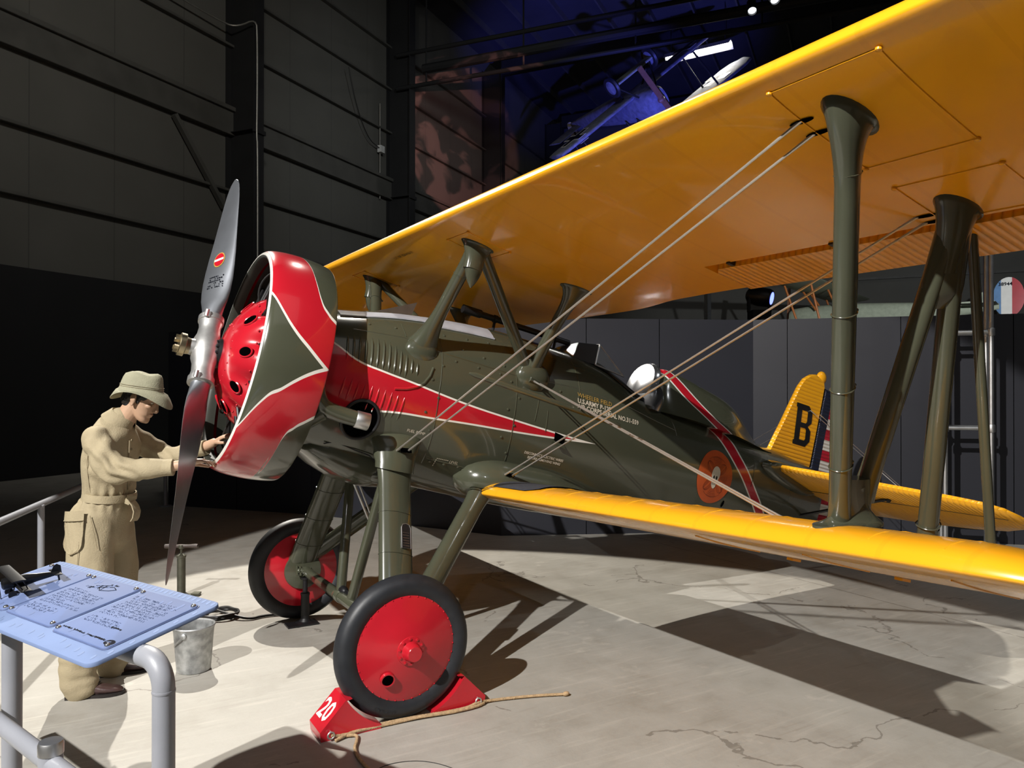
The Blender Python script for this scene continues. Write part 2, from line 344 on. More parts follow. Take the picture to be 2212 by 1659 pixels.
# painted schemes
def fus_mat(name, stripe=True):
    m, nt, b = new_mat(name); g = G(nt); x, y, z = g.xyz()
    b.inputs['Roughness'].default_value = 0.2; b.inputs['Coat Weight'].default_value = 0.5; b.inputs['Coat Roughness'].default_value = 0.06
    c = g.vary(g.mix(g.m('ADD', 0.0, 0.0), OLIVE, OLIVE), 0.07, 4.0)
    if stripe:
        top = g.curve(x, [(0.40, .27), (.599, .187), (.753, .117), (.896, .096), (1.108, .073), (1.235, .056), (1.5, .028), (1.81, .01), (2.11, -.003), (2.5, -.016)], .4, 2.5, -.32, .32)
        bot = g.curve(x, [(0.40, -.31), (.616, -.241), (.728, -.196), (.877, -.154), (1.041, -.127), (1.249, -.113), (1.53, -.092), (1.837, -.074), (2.126, -.052), (2.5, -.017)], .4, 2.5, -.32, .32)
        d = g.m('MINIMUM', g.m('SUBTRACT', top, z), g.m('SUBTRACT', z, bot)); lim = g.m('LESS_THAN', x, 2.5)
        c = g.mix(g.m('MULTIPLY', g.gt(d, 0.0), lim), c, OFFW); c = g.mix(g.m('MULTIPLY', g.gt(d, 0.011), lim), c, RED)
    L = g.curve(z, [(-.45, 4.85), (-.235, 4.446), (-.1, 4.245), (.026, 4.091), (.11, 3.99), (.196, 3.901), (.319, 3.791), (.42, 3.66), (.56, 3.43), (.71, 3.26), (.9, 3.1)], -.45, .9, 3.0, 5.2)
    R = g.curve(z, [(-.45, 5.1), (-.269, 4.676), (-.1, 4.41), (-.016, 4.302), (.09, 4.19), (.193, 4.086), (.33, 3.98), (.44, 3.80), (.59, 3.56), (.74, 3.38), (.9, 3.22)], -.45, .9, 3.0, 5.2)
    d = g.m('MINIMUM', g.m('SUBTRACT', x, L), g.m('SUBTRACT', R, x)); 
    c = g.mix(g.gt(d, 0.0), c, OFFW); c = g.mix(g.gt(d, 0.022), c, RED)
    nt.links.new(c, b.inputs['Base Color'])
    n = nt.nodes.new('ShaderNodeTexNoise'); n.inputs['Scale'].default_value = 5; tc = nt.nodes.new('ShaderNodeTexCoord'); nt.links.new(tc.outputs['Object'], n.inputs['Vector'])
    bp = nt.nodes.new('ShaderNodeBump'); bp.inputs['Strength'].default_value = 0.06; bp.inputs['Distance'].default_value = 0.02; nt.links.new(n.outputs['Fac'], bp.inputs['Height']); nt.links.new(bp.outputs['Normal'], b.inputs['Normal'])
    return m
M['fus'] = fus_mat('fuselage_paint_scheme')
def ring_mat():
    m, nt, b = new_mat('cowl_ring_paint_scheme'); g = G(nt); x, y, z = g.xyz()
    b.inputs['Roughness'].default_value = 0.2; b.inputs['Coat Weight'].default_value = 0.5; b.inputs['Coat Roughness'].default_value = 0.05
    ph = g.m('MULTIPLY', g.m('ARCTAN2', z, g.m('ABSOLUTE', y)), 180 / PI)
    A = g.curve(x, [(.10, 42), (.177, 30.4), (.241, 21.2), (.301, 14.7), (.405, 7.2), (.515, .3), (.56, -2)], .1, .56, -100, 150)
    B = g.curve(x, [(.10, -70), (.174, -35), (.246, -18.5), (.311, -13), (.363, -8.5), (.434, -3.6), (.515, .3), (.56, 2)], .1, .56, -100, 150)
    Cc = g.curve(x, [(.10, 140), (.345, 100), (.36, 72), (.382, 58), (.401, 45), (.432, 33), (.476, 27), (.52, 24), (.56, 22)], .1, .56, -100, 150)
    D = g.curve(x, [(.10, -98), (.375, -95), (.388, -66), (.384, -50), (.403, -37), (.44, -30), (.485, -26), (.565, -20.4)], .1, .565, -100, 150)
    up = g.m('MINIMUM', g.m('SUBTRACT', ph, A), g.m('SUBTRACT', Cc, ph)); lo = g.m('MINIMUM', g.m('SUBTRACT', B, ph), g.m('SUBTRACT', ph, D))
    d = g.m('MAXIMUM', up, lo)
    c = g.vary(g.mix(g.m('ADD', 0.0, 0.0), OLIVE, OLIVE), 0.06, 4.0)
    c = g.mix(g.gt(d, -0.9), c, OFFW); c = g.mix(g.gt(d, 0.9), c, RED)
    lip = g.m('LESS_THAN', x, 0.168); c = g.mix(lip, c, OFFW)
    nt.links.new(c, b.inputs['Base Color']); return m
M['ring'] = ring_mat(); M['ringin'] = mat('cowl_ring_inside', (0.03, 0.032, 0.025), 0.5)
def rudder_mat():
    m, nt, b = new_mat('striped_rudder_paint'); g = G(nt); x, y, z = g.xyz(); b.inputs['Roughness'].default_value = 0.35
    k = g.m('FRACT', g.m('DIVIDE', g.m('ADD', z, 0.30), 0.196)); c = g.mix(g.gt(k, 0.5), (0.70, 0.67, 0.60), (0.45, 0.014, 0.03))
    nav = g.m('LESS_THAN', x, g.m('ADD', 5.27 + .125, g.m('MULTIPLY', g.m('SUBTRACT', z, .29), 0.055))); c = g.mix(nav, c, NAVY)
    nt.links.new(c, b.inputs['Base Color'])
    s = g.m('SINE', g.m('MULTIPLY', z, 2 * PI / 0.032)); bp = nt.nodes.new('ShaderNodeBump'); bp.inputs['Strength'].default_value = 0.5; bp.inputs['Distance'].default_value = 0.008
    nt.links.new(s, bp.inputs['Height']); nt.links.new(bp.outputs['Normal'], b.inputs['Normal']); return m
M['rudder'] = rudder_mat()
def corr(name, axis, pitch, col=YEL, strength=0.5):
    m, nt, b = new_mat(name); g = G(nt); x, y, z = g.xyz(); b.inputs['Roughness'].default_value = 0.32; b.inputs['Coat Weight'].default_value = 0.3
    nt.links.new(g.vary(g.mix(g.m('ADD', 0.0, 0.0), col, col), 0.05, 3), b.inputs['Base Color'])
    a = {'x': x, 'y': y, 'z': z}[axis]; s = g.m('POWER', g.m('ABSOLUTE', g.m('SINE', g.m('MULTIPLY', a, PI / pitch))), 0.6)
    bp = nt.nodes.new('ShaderNodeBump'); bp.inputs['Strength'].default_value = strength; bp.inputs['Distance'].default_value = 0.012
    nt.links.new(s, bp.inputs['Height']); nt.links.new(bp.outputs['Normal'], b.inputs['Normal']); return m
M['corr_y'] = corr('corrugated_yellow_aileron', 'y', 0.036, YEL, .8); M['corr_fin'] = corr('corrugated_yellow_fin', 'z', 0.034); M['corr_stab'] = corr('corrugated_yellow_tailplane', 'y', 0.036)
def wing_mat():
    m, nt, b = new_mat('yellow_doped_fabric'); g = G(nt); x, y, z = g.xyz(); b.inputs['Roughness'].default_value = 0.24; b.inputs['Coat Weight'].default_value = 0.4; b.inputs['Coat Roughness'].default_value = 0.05
    tape = g.m('ABSOLUTE', g.m('SUBTRACT', g.m('FRACT', g.m('DIVIDE', y, 0.275)), 0.5)); rib = g.m('LESS_THAN', tape, 0.035)
    nt.links.new(g.mix(g.m('MULTIPLY', rib, 0.12), g.vary(g.mix(g.m('ADD', 0.0, 0.0), YEL, YEL), 0.05, 2.5), (0.6, 0.24, .01)), b.inputs['Base Color'])
    n = nt.nodes.new('ShaderNodeTexNoise'); n.inputs['Scale'].default_value = 3.5; tc = nt.nodes.new('ShaderNodeTexCoord'); nt.links.new(tc.outputs['Object'], n.inputs['Vector'])
    tuft = g.m('MULTIPLY', g.m('LESS_THAN', tape, 0.025), g.m('LESS_THAN', g.m('FRACT', g.m('DIVIDE', x, 0.062)), 0.16))
    h = g.m('ADD', g.m('ADD', g.m('MULTIPLY', rib, 0.10), g.m('MULTIPLY', tuft, 0.35)), n.outputs['Fac'])
    bp = nt.nodes.new('ShaderNodeBump'); bp.inputs['Strength'].default_value = 0.12; bp.inputs['Distance'].default_value = 0.02
    nt.links.new(h, bp.inputs['Height']); nt.links.new(bp.outputs['Normal'], b.inputs['Normal']); return m
M['wing'] = wing_mat()

plane = thing('biplane', (0, 0, 0), 'olive and red fighter biplane with yellow wings standing on its two wheels', 'airplane')
def part(name, mb, mats, smooth=35, parent=None, label=None, fix=True):
    o = mb.build(name, mats, parent or plane, smooth, None if parent else AM, fix)
    if label: o['label'] = label
    return o

# fuselage surface
FS = [(.42,.42,.40,-.42,2.0),(.60,.47,.43,-.46,2.0),(.75,.49,.46,-.50,2.05),(1.05,.50,.53,-.53,2.1),(1.55,.50,.60,-.55,2.1),(2.0,.49,.62,-.56,2.1),(2.5,.47,.61,-.56,2.15),(2.75,.455,.56,-.555,2.2),(2.95,.44,.48,-.55,2.2),(3.15,.42,.43,-.54,2.2),(3.4,.39,.42,-.52,2.2),(4.0,.33,.40,-.45,2.1),(4.6,.235,.365,-.36,2.0),(5.1,.135,.32,-.28,2.0),(5.46,.05,.27,-.24,2.0)]
FX = [s[0] for s in FS]
def cr(xs, ys, x):
    if x <= xs[0]: return ys[0]
    if x >= xs[-1]: return ys[-1]
    i = max(j for j in range(len(xs) - 1) if xs[j] <= x); h = xs[i + 1] - xs[i]; t = (x - xs[i]) / h
    def sl(j):
        if j == 0: return (ys[1] - ys[0]) / (xs[1] - xs[0])
        if j == len(xs) - 1: return (ys[-1] - ys[-2]) / (xs[-1] - xs[-2])
        return (ys[j + 1] - ys[j - 1]) / (xs[j + 1] - xs[j - 1])
    m0, m1 = sl(i) * h, sl(i + 1) * h
    return (2*t**3 - 3*t*t + 1)*ys[i] + (t**3 - 2*t*t + t)*m0 + (-2*t**3 + 3*t*t)*ys[i+1] + (t**3 - t*t)*m1
def fsec(x): return [cr(FX, [s[k] for s in FS], x) for k in (1, 2, 3, 4)]
def fhalf(x, z):
    w, zt, zb, n = fsec(x); zc = .02; h = (zt - zc) if z > zc else (zc - zb); q = abs(z - zc) / h
    return w * max(0, 1 - min(1, q) ** n) ** (1 / n)
def fpt(x, z, off=0.003, side=-1):
    e = 0.01; h = fhalf(x, z); dz = (fhalf(x, z + e) - fhalf(x, z - e)) / (2 * e); dx = (fhalf(x + e, z) - fhalf(x - e, z)) / (2 * e)
    n = V3((-dx, 1, -dz)).normalized(); return V3((x + n.x * off, side * (h + n.y * off), z + n.z * off))
def fring(x, n=72):
    w, zt, zb, k = fsec(x); zc = .02; R = []
    for i in range(n):
        a = 2 * PI * i / n; c, s = math.cos(a), math.sin(a); h = (zt - zc) if s > 0 else (zc - zb)
        R.append(V3((x, w * math.copysign(abs(c) ** (2 / k), c), zc + h * math.copysign(abs(s) ** (2 / k), s))))
    return R
mb = MB(); xs = [.42 + i * (5.46 - .42) / 110 for i in range(111)]
mb.loft([fring(x) for x in xs]); fus = part('fuselage', mb, 'fus', 50)
def surf_poly(name, pts, mats, parent, off=0.003, label=None, sub=1, side=-1):
    mb = MB(); mb.add([fpt(x, z, off, side) for x, z in pts], [tuple(range(len(pts)))]); return part(name, mb, mats, 0, parent, label)
# panel seams, drawn as thin raised strips over the skin
def seam(path, wd=0.006, th=0.003):
    mb = MB(); P = []
    for (a, b) in zip(path, path[1:]):
        for k in range(8): P.append((lerp(a[0], b[0], k / 8), lerp(a[1], b[1], k / 8)))
    P.append(path[-1]); mb.tube([fpt(x, z, 0.0) for x, z in P], wd / 2, 5); return mb
for path in ([(1.245, .40), (1.254, .306), (1.262, .047), (1.287, -.176), (1.308, -.38)], [(1.79, .31), (1.803, .205), (1.812, .01), (1.828, -.153), (1.84, -.258)],
             [(.70, .30), (1.0, .33), (1.25, .30), (1.8, .29), (2.3, .33), (2.75, .31), (3.3, .24)], [(2.30, .52), (2.31, .42), (2.32, .30)], [(3.28, .36), (3.30, .2)],
             [(1.32, -.345), (1.55, -.352), (1.7, -.36)], [(1.97, .03), (1.98, .2), (2.12, .17)], [(1.0, .42), (1.02, .34)], [(2.06, .12), (2.07, -.02)], [(4.25, -.03), (4.28, .2)]):
    part('panel_seam', seam(path), 'olive', 40, fus)
mb = MB(); random.seed(3)
for x, z in [(1.235 + .03 * ((i % 2) * 2 - 1), .32 - .1 * i) for i in range(7)] + [(1.79 + .035 * ((i % 2) * 2 - 1), .24 - .09 * i) for i in range(6)] + [(.8 + .16 * i, .36 + .02 * i) for i in range(6)] + [(1.35 + .16 * i, .27) for i in range(7)] + [(1.35 + .1 * i, -.36) for i in range(4)] + [(1.4, .36), (1.55, .345), (1.7, .33)]:
    p = fpt(x, z, 0.0); q = fpt(x, z, 0.006); mb = MB(); mb.lathe([(0.009, 0), (0.008, .004), (.004, .006)], p, q - p, 8); part('cowl_fastener', mb, 'olive', 40, fus)
# louvres
def louver(x0, z0, x1, z1, r, mname):
    mb = MB(); n = 9; P = [fpt(lerp(x0, x1, i / n), lerp(z0, z1, i / n), -0.002) for i in range(n + 1)]
    mb.tube(P, [r * min(1, 3.2 * min(i, n - i) / n + .25) for i in range(n + 1)], 8); return mb
for i in range(13):
    x = .665 + i * .036; zt = .25 + .03 * math.sin(i / 4) if i < 8 else .285 - (i - 7) * .018; zb = .10 - i * .0015 if i > 1 else .10
    part('louver', louver(x, zt, x + .004, zb + (0.03 if i > 10 else 0), .008, 0), 'fus', 50, fus)
for i in range(10):
    x = .68 + i * .041; ln = .115 + (.03 if i in (4, 5, 6, 7) else 0)
    part('louver', louver(x + .006, .012 - (i * .004), x - .004, .0 - ln - i * .006, .0075, 0), 'fus', 50, fus)
# raised arc bead above the exhaust
mb = MB(); P = [fpt(x, z, .0) for x, z in chaikin([(1.2, .19), (1.17, .1), (1.09, .04), (.98, .01)] , 3) and [(p[0], p[1]) for p in [(1.2, .19), (1.185, .135), (1.155, .085), (1.11, .05), (1.05, .025), (.98, .01)]]]
mb.tube(P, .009, 8); part('stiffener_bead', mb, 'fus', 50, fus)
# gun trough strip along the upper cowl, its pale grey a painted glancing sheen
mb = MB(); R = []
for i in range(25):
    x = .64 + i * (1.66 - .64) / 24; zt = cr(FX, [s[2] for s in FS], x)
    a = []
    for k in range(5):
        yy = lerp(.30 if x > 1.2 else .26, .17, k / 4); w, z2, zb, n = fsec(x); z = .02 + (z2 - .02) * (1 - (yy / w) ** n) ** (1 / n); a.append(V3((x, -yy, z + .005)))
    R.append(a)
mb.loft(R, False, False); mb.tube([r[0] for r in R], .006, 6); part('gun_trough_sheen', mb, 'cowlsheen', 60, fus, 'gun trough strip on the upper cowl, pale grey painted as glancing light', fix=False)
# headrest fairing
FR = [(3.20,.17,.55,.36),(3.27,.19,.68,.36),(3.34,.195,.735,.36),(3.55,.20,.725,.36),(3.8,.195,.69,.35),(4.05,.17,.645,.34),(4.2,.14,.585,.33),(4.35,.10,.48,.32),(4.5,.06,.385,.31),(4.62,.03,.35,.31)]
mb = MB(); R = []
for i in range(41):
    x = 3.20 + i * (4.62 - 3.20) / 40; X = [f[0] for f in FR]; w, zt, zb = [cr(X, [f[k] for f in FR], x) for k in (1, 2, 3)]
    R.append([V3((x, (w + .10 * max(0, 1 - t) ** 5 * (1 if t < 1 else 0)) * math.cos(PI * j / 20) * (1), zb + (zt - zb) * math.sin(PI * j / 20) ** .8)) for j in range(21) for t in [math.sin(PI * j / 20)]])
mb.loft(R, True, True); part('headrest_fairing', mb, 'fus', 50)
mb = MB(); R = []
for s_, k in ((1.06, 0), (1.06, -.03), (.98, -.055), (.55, -.07)): R.append([V3((3.215 + k + .04 * math.sin(a) , .155 * s_ * math.cos(a), .58 + .165 * s_ * math.sin(a))) for a in [2 * PI * i / 28 for i in range(28)]])
mb.loft(R)
for i in range(24):
    a = 2 * PI * i / 24; mb.ball((3.19 + .04 * math.sin(a), .158 * math.cos(a), .58 + .168 * math.sin(a)), .009, 4)
hr = part('headrest', mb, 'chrome', 40, None, 'bright padded headrest')
mb = MB(); R = []
for i in range(11):
    t = i / 10; x = 3.02 + .22 * t; zz = .37 + .10 * t; hw = .34 - .13 * t ** 1.5
    R.append([V3((x + .02 * abs(math.cos(PI * j / 14)) , hw * math.cos(PI * j / 14), .33 + (zz - .33 + .12 * t) * (math.sin(PI * j / 14) ** .6) + .02)) for j in range(15)])
mb.loft(R, True, True); part('cockpit_rear_panel', mb, 'chrome', 50, None, 'bright metal panel behind the cockpit')
# cockpit coaming, and a flat black sheet painted as the shade inside the opening
rim = []
for i in range(40):
    a = 2 * PI * i / 40; x = 2.86 + .30 * math.cos(a); yy = .27 * math.sin(a) * (1 - .12 * math.cos(a)); w, z2, zb, n = fsec(x); z = .02 + (z2 - .02) * (1 - (abs(yy) / w) ** n) ** (1 / n); rim.append(V3((x, yy, z + .012)))
mb = MB(); mb.tube(rim, .016, 8, closed=True); part('cockpit_coaming', mb, 'black', 50)
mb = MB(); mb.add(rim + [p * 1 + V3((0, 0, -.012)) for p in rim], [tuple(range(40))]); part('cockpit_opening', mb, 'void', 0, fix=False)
# windshield
A0, A1 = V3((2.36, -.20, .57)), V3((2.36, .20, .57)); F0, F1 = V3((2.54, -.235, .56)), V3((2.54, .235, .56)); T0, T1 = V3((2.62, -.13, .735)), V3((2.62, .13, .735)); E0, E1 = V3((2.80, -.25, .535)), V3((2.80, .25, .535)); AC = V3((2.33, 0, .64))
mb = MB(); mb.add([A0, F0, T0, T1, F1, A1, AC, V3((2.47, -.07, .715)), V3((2.47, .07, .715))], [(0, 1, 2, 7), (0, 7, 6), (6, 7, 8), (6, 8, 5), (5, 8, 3, 4), (7, 2, 3, 8)]); ws = part('windshield', mb, 'chrome', 20, None, 'bright metal windshield hood')
mb = MB(); mb.poly([F0, E0, T0], .004, (0, 1, 0)); part('windshield_pane', mb, 'glass', 0, ws); mb = MB(); mb.poly([F1, E1, T1], .004, (0, -1, 0)); part('windshield_pane', mb, 'glass', 0, ws)
mb = MB()
for a, b in ((F0, T0), (T0, E0), (F1, T1), (T1, E1), (T0, T1), (F0, E0)): mb.tube([a, b], .006, 6)
part('windshield_frame', mb, 'alu_dull', 40, ws)
# gun sight tube
mb = MB(); mb.tube([(1.62, -.02, .70), (2.42, -.02, .70)], .022, 12); mb.tube([(1.52, -.02, .70), (1.66, -.02, .70)], .03, 12)
for x in (1.78, 2.3): mb.tube([(x, -.02, .58), (x, -.02, .70)], .010, 8); mb.lathe([(.028, -.012), (.028, .012)], (x, -.02, .70), (1, 0, 0), 12)
part('gun_sight', mb, 'black')
# small triangular plate on the nose top
mb = MB(); mb.poly([(.93, .02, .51), (1.2, .06, .565), (1.22, .06, .66)], .006, (0, 1, 0)); part('sight_bracket', mb, 'alu_dull', 0)
# lettering
def fus_text(name, s, x, z, size, mname, slope=0.0, bold=0.0): 
    mb = MB(); text_mb(mb, s, size, lambda u, v: fpt(x + u, z + v + u * slope, .0025), bold=bold); return part(name, mb, mname, 0, fus, fix=False)
fus_text('lettering', 'WHEELER FIELD', 2.297, .268, .044, 'gold'); fus_text('lettering', 'U.S.ARMY P-12E', 2.297, .229, .044, 'cream', 0, .0012)
fus_text('lettering', 'AIR CORPS SERIAL NO.31-559', 2.299, .190, .044, 'cream', .006, .0012)
fus_text('lettering', 'FUEL PUMP', 1.127, -.215, .024, 'cream'); fus_text('lettering', 'LEVEL', 1.475, -.345, .024, 'cream')
fus_text('lettering', 'DISCONNECT ELECTRIC WIRES', 1.955, -.185, .0225, 'cream', 0, .0005); fus_text('lettering', 'BEFORE REMOVING WING', 1.99, -.211, .0225, 'cream', 0, .0005)
mb = MB()
for i in range(7): mb.add([fpt(1.385 + .012 * i, -.334, .0025), fpt(1.393 + .012 * i, -.334, .0025), fpt(1.393 + .012 * i, -.330, .0025), fpt(1.385 + .012 * i, -.330, .0025)], [(0, 1, 2, 3)])
for i in range(4): mb.add([fpt(1.383, -.338 - .012 * i, .0025), fpt(1.387, -.338 - .012 * i, .0025), fpt(1.387, -.346 - .012 * i, .0025), fpt(1.383, -.346 - .012 * i, .0025)], [(0, 1, 2, 3)])
part('level_mark', mb, 'cream', 0, fus, fix=False)
# emblem
EC = (3.775, -.028)
def edisc(r0, r1, a0=0, a1=2 * PI, off=.003, n=48, k=6, ex=1.0, c=(0, 0)):
    v = []; f = []
    for j in range(k + 1):
        for i in range(n + 1):
            a = lerp(a0, a1, i / n); r = lerp(r0, r1, j / k); v.append(fpt(EC[0] + c[0] + ex * r * math.cos(a), EC[1] + c[1] + r * math.sin(a), off))
    for j in range(k):
        for i in range(n): f.append((j * (n + 1) + i, j * (n + 1) + i + 1, (j + 1) * (n + 1) + i + 1, (j + 1) * (n + 1) + i))
    return v, f
mb = MB(); mb.add(*edisc(.001, .207)); emb = part('squadron_emblem', mb, 'orange', 60, None, 'orange disc emblem with a skull', fix=False)
mb = MB()
def line2(pts, wd=.003, off=.0045):
    for a, b in zip(pts, pts[1:]):
        d = V3((b[0] - a[0], b[1] - a[1], 0)); 
        if d.length < 1e-6: continue
        n = V3((-d.y, d.x, 0)).normalized() * wd / 2
        mb.add([fpt(EC[0] + q[0], EC[1] + q[1], off) for q in ((a[0] + n.x, a[1] + n.y), (b[0] + n.x, b[1] + n.y), (b[0] - n.x, b[1] - n.y), (a[0] - n.x, a[1] - n.y))], [(0, 1, 2, 3)])
def arc(r, a0, a1, n=14): return [(r * math.cos(math.radians(lerp(a0, a1, i / n))), r * math.sin(math.radians(lerp(a0, a1, i / n)))) for i in range(n + 1)]
for ctr in (90, 270):
    for k in range(9): line2(arc(.055 + k * .012, ctr - 14 - k * .9, ctr + 14 + k * .9), .0022)
for ctr in (0, 180):
    for k in range(7): line2(arc(.065 + k * .012, ctr - 12, ctr + 12), .0018)
line2(arc(.157, 52, 128), .0022); line2(arc(.157, 232, 308), .0022)
for ctr in (45, 135, 225, 315):
    for sp in (9, 17, 24):
        P = []
        for i in range(25):
            t = i / 24 * 2 - 1; r = .05 + .10 * (1 - t * t) ** .5 if abs(t) < 1 else .05; a = math.radians(ctr + sp * t * (1 - .25 * (1 - abs(t)))); P.append((r * math.cos(a), r * math.sin(a)))
        line2(P, .0024)
part('web_pattern', mb, 'web', 0, emb, fix=False)
mb = MB(); sk = []
for a in [2 * PI * i / 40 for i in range(40)]:
    r = 1 + .05 * math.sin(2 * a); sk.append((.048 * r * math.cos(a), .024 + .06 * math.sin(a)))
mb.add([fpt(EC[0] + x, EC[1] + z, .006) for x, z in sk], [tuple(range(40))])
jaw = [(-.040, -.012), (-.036, -.045), (-.030, -.068), (-.012, -.088), (.006, -.09), (.02, -.072), (.022, -.045), (.036, -.02), (.04, 0), (-.04, 0)]
mb.add([fpt(EC[0] + x, EC[1] + z, .0055) for x, z in jaw], [tuple(range(len(jaw)))]); part('skull', mb, 'bone', 0, emb, fix=False)
mb = MB()
for cx, cz, rx, rz in ((-.019, -.004, .010, .015), (.012, -.006, .011, .017), (-.011, -.032, .006, .008)):
    mb.add([fpt(EC[0] + cx + rx * math.cos(a), EC[1] + cz + rz * math.sin(a), .007) for a in [2 * PI * i / 16 for i in range(16)]], [tuple(range(16))])
for z0 in (-.05, -.058): mb.add([fpt(EC[0] + x, EC[1] + z, .0068) for x, z in ((-.03, z0), (.015, z0 - .003), (.015, z0 - .0005), (-.03, z0 + .002))], [(0, 1, 2, 3)])
part('skull_hollows', mb, 'black', 0, emb, fix=False)
for (x, z, rx, rz) in ((3.96, -.215, .014, .028),):
    surf_poly('drain_hole', [(x + rx * math.cos(a), z + rz * math.sin(a)) for a in [2 * PI * i / 20 for i in range(20)]], 'void', fus)
surf_poly('flare_vent', [(2.144, -.006), (2.232, -.02), (2.238, -.075), (2.15, -.06)], 'void', fus, .004)
mb = MB(); mb.poly([fpt(2.15, -.062, .002), fpt(2.24, -.076, .002), fpt(2.243, -.10, .03), fpt(2.158, -.088, .03)], .004, (0, -1, 0)); part('vent_scoop', mb, 'olive', 0, fus)
# tail handhold fairing around the tailplane root
mb = MB(); R = []
for i in range(9):
    t = i / 8; R.append([V3((4.86 + (.42 - .05 * t) * math.cos(a) * (1 + .15 * (math.cos(a) < 0)), -(fhalf(4.86 + .40 * math.cos(a), .14) + .015 + .05 * math.sin(t * PI / 2)) + .0, .13 + (.10 - .02 * t) * math.sin(a) - .05 * math.cos(a))) for a in [2 * PI * j / 30 for j in range(30)]])
mb.loft(R); part('tailplane_root_fairing', mb, 'olive', 50)

# cowl ring
mb = MB(); prof = [(.606, .22), (.608, .172), (.622, .158), (.640, .162), (.656, .185), (.668, .23), (.676, .30), (.678, .38), (.674, .46), (.664, .525), (.660, .53), (.655, .525), (.655, .46), (.650, .38), (.640, .30), (.622, .24)]
P2 = chaikin(prof, 2); P2 = [(p.x, p.y) for p in P2]; ki = max(range(len(P2)), key=lambda i: P2[i][1]) + 1; kj = min(range(len(P2)), key=lambda i: P2[i][1]) - 1; mb.lathe(P2, (0, 0, 0), (1, 0, 0), 128)
mb.f = mb.f[:-2]; mb.mi = [1 if (i // 128) >= ki - 2 or (i // 128) < kj else 0 for i in range(len(mb.f))]
part('cowl_ring', mb, ['ring', 'ringin'], 50, None, 'cowl ring painted in red and olive bands with white edges')
# engine: red nose cover with nine lobes, dark cylinders behind
def lob(r, h, a): return r * (1 - .15 * min(1, max(0, h - .09) / .13) * abs(math.cos(4.5 * (a + .1))) ** 3)
mb = MB(); mb.lathe([(.07, .075), (.09, .072), (.14, .082), (.19, .10), (.25, .125), (.31, .165), (.36, .21), (.395, .265), (.41, .32), (.405, .36), (.36, .37)], (0, 0, 0), (1, 0, 0), 144, mod=lob)
for k in range(27):
    a = 2 * PI * k / 27; mb.ball((.10, .185 * math.sin(a), .185 * math.cos(a)), .006, 4)
    a += .06; mb.ball((.20, .34 * math.sin(a), .34 * math.cos(a)), .007, 4)
nc = part('engine_nose_cover', mb, 'red', 50, None, 'glossy red lobed engine cover')
for k in range(9):
    a = -.1 + 2 * PI * (k + .5) / 9 + PI; cz, cy = math.cos(a), math.sin(a)
    n_ = V3((-.82, cy * .57, cz * .57)); t_ = V3((0, cz, -cy)); r_ = n_.cross(t_)
    c_ = V3((.160, cy * .30, cz * .30)); mb = MB()
    pts = [c_ + n_ * .006 + t_ * .030 * math.cos(b) + r_ * .046 * math.sin(b) for b in [2 * PI * i / 20 for i in range(20)]]
    mb.add(pts, [tuple(range(20))]); part('cooling_hole', mb, 'void', 0, nc, fix=False)
    mb = MB(); mb.tube([p - n_ * .003 for p in pts], .0055, 6, closed=True); part('hole_lip', mb, 'red', 50, nc)
mb = MB(); mb.lathe([(.065, .05), (.085, .055), (.09, .08), (.07, .09)], (0, 0, 0), (1, 0, 0), 48)
for k in range(12): a = 2 * PI * k / 12; mb.lathe([(.008, 0), (.008, .02), (.004, .024)], (.06, .075 * math.sin(a), .075 * math.cos(a)), (-1, 0, 0), 8)
part('crankcase_nose', mb, 'darkmetal')
mb = MB(); mb.lathe([(.30, .26), (.36, .36), (.40, .46), (.43, .50), (.10, .52)], (0, 0, 0), (1, 0, 0), 48); part('crankcase', mb, 'darkmetal')
for k in range(9):
    a = 2 * PI * k / 9; d = V3((0, math.sin(a), math.cos(a))); mb = MB(); prof = [(.07, .27)]
    for j in range(16): h = .30 + j * .017; prof += [(.092, h), (.092, h + .007), (.078, h + .009), (.078, h + .016)]
    prof += [(.08, .58), (.06, .605)]; mb.lathe(prof, V3((.37, 0, 0)), d, 20)
    t = V3((0, d.z, -d.y)); mb.box(V3((.36, 0, 0)) + d * .60, (.16, .05, .05), Matrix((V3((1, 0, 0)), t, d)).transposed())
    cy = part('engine_cylinder', mb, 'darkmetal', 30)
    mb = MB()
    for s in (-1, 1): mb.tube([V3((.22, 0, 0)) + d * .30 + t * .025 * s, V3((.29, 0, 0)) + d * .60 + t * .045 * s], .010, 8)
    part('pushrod_tube', mb, 'black', 40, cy)
    mb = MB(); mb.tube(chaikin([V3((.24, 0, 0)) + d * .34 + t * .08, V3((.21, 0, 0)) + d * .46 + t * .09, V3((.25, 0, 0)) + d * .56 + t * .06, V3((.31, 0, 0)) + d * .57 + t * .02], 2), .006, 6); part('ignition_lead', mb, 'rubberhose', 40, cy)
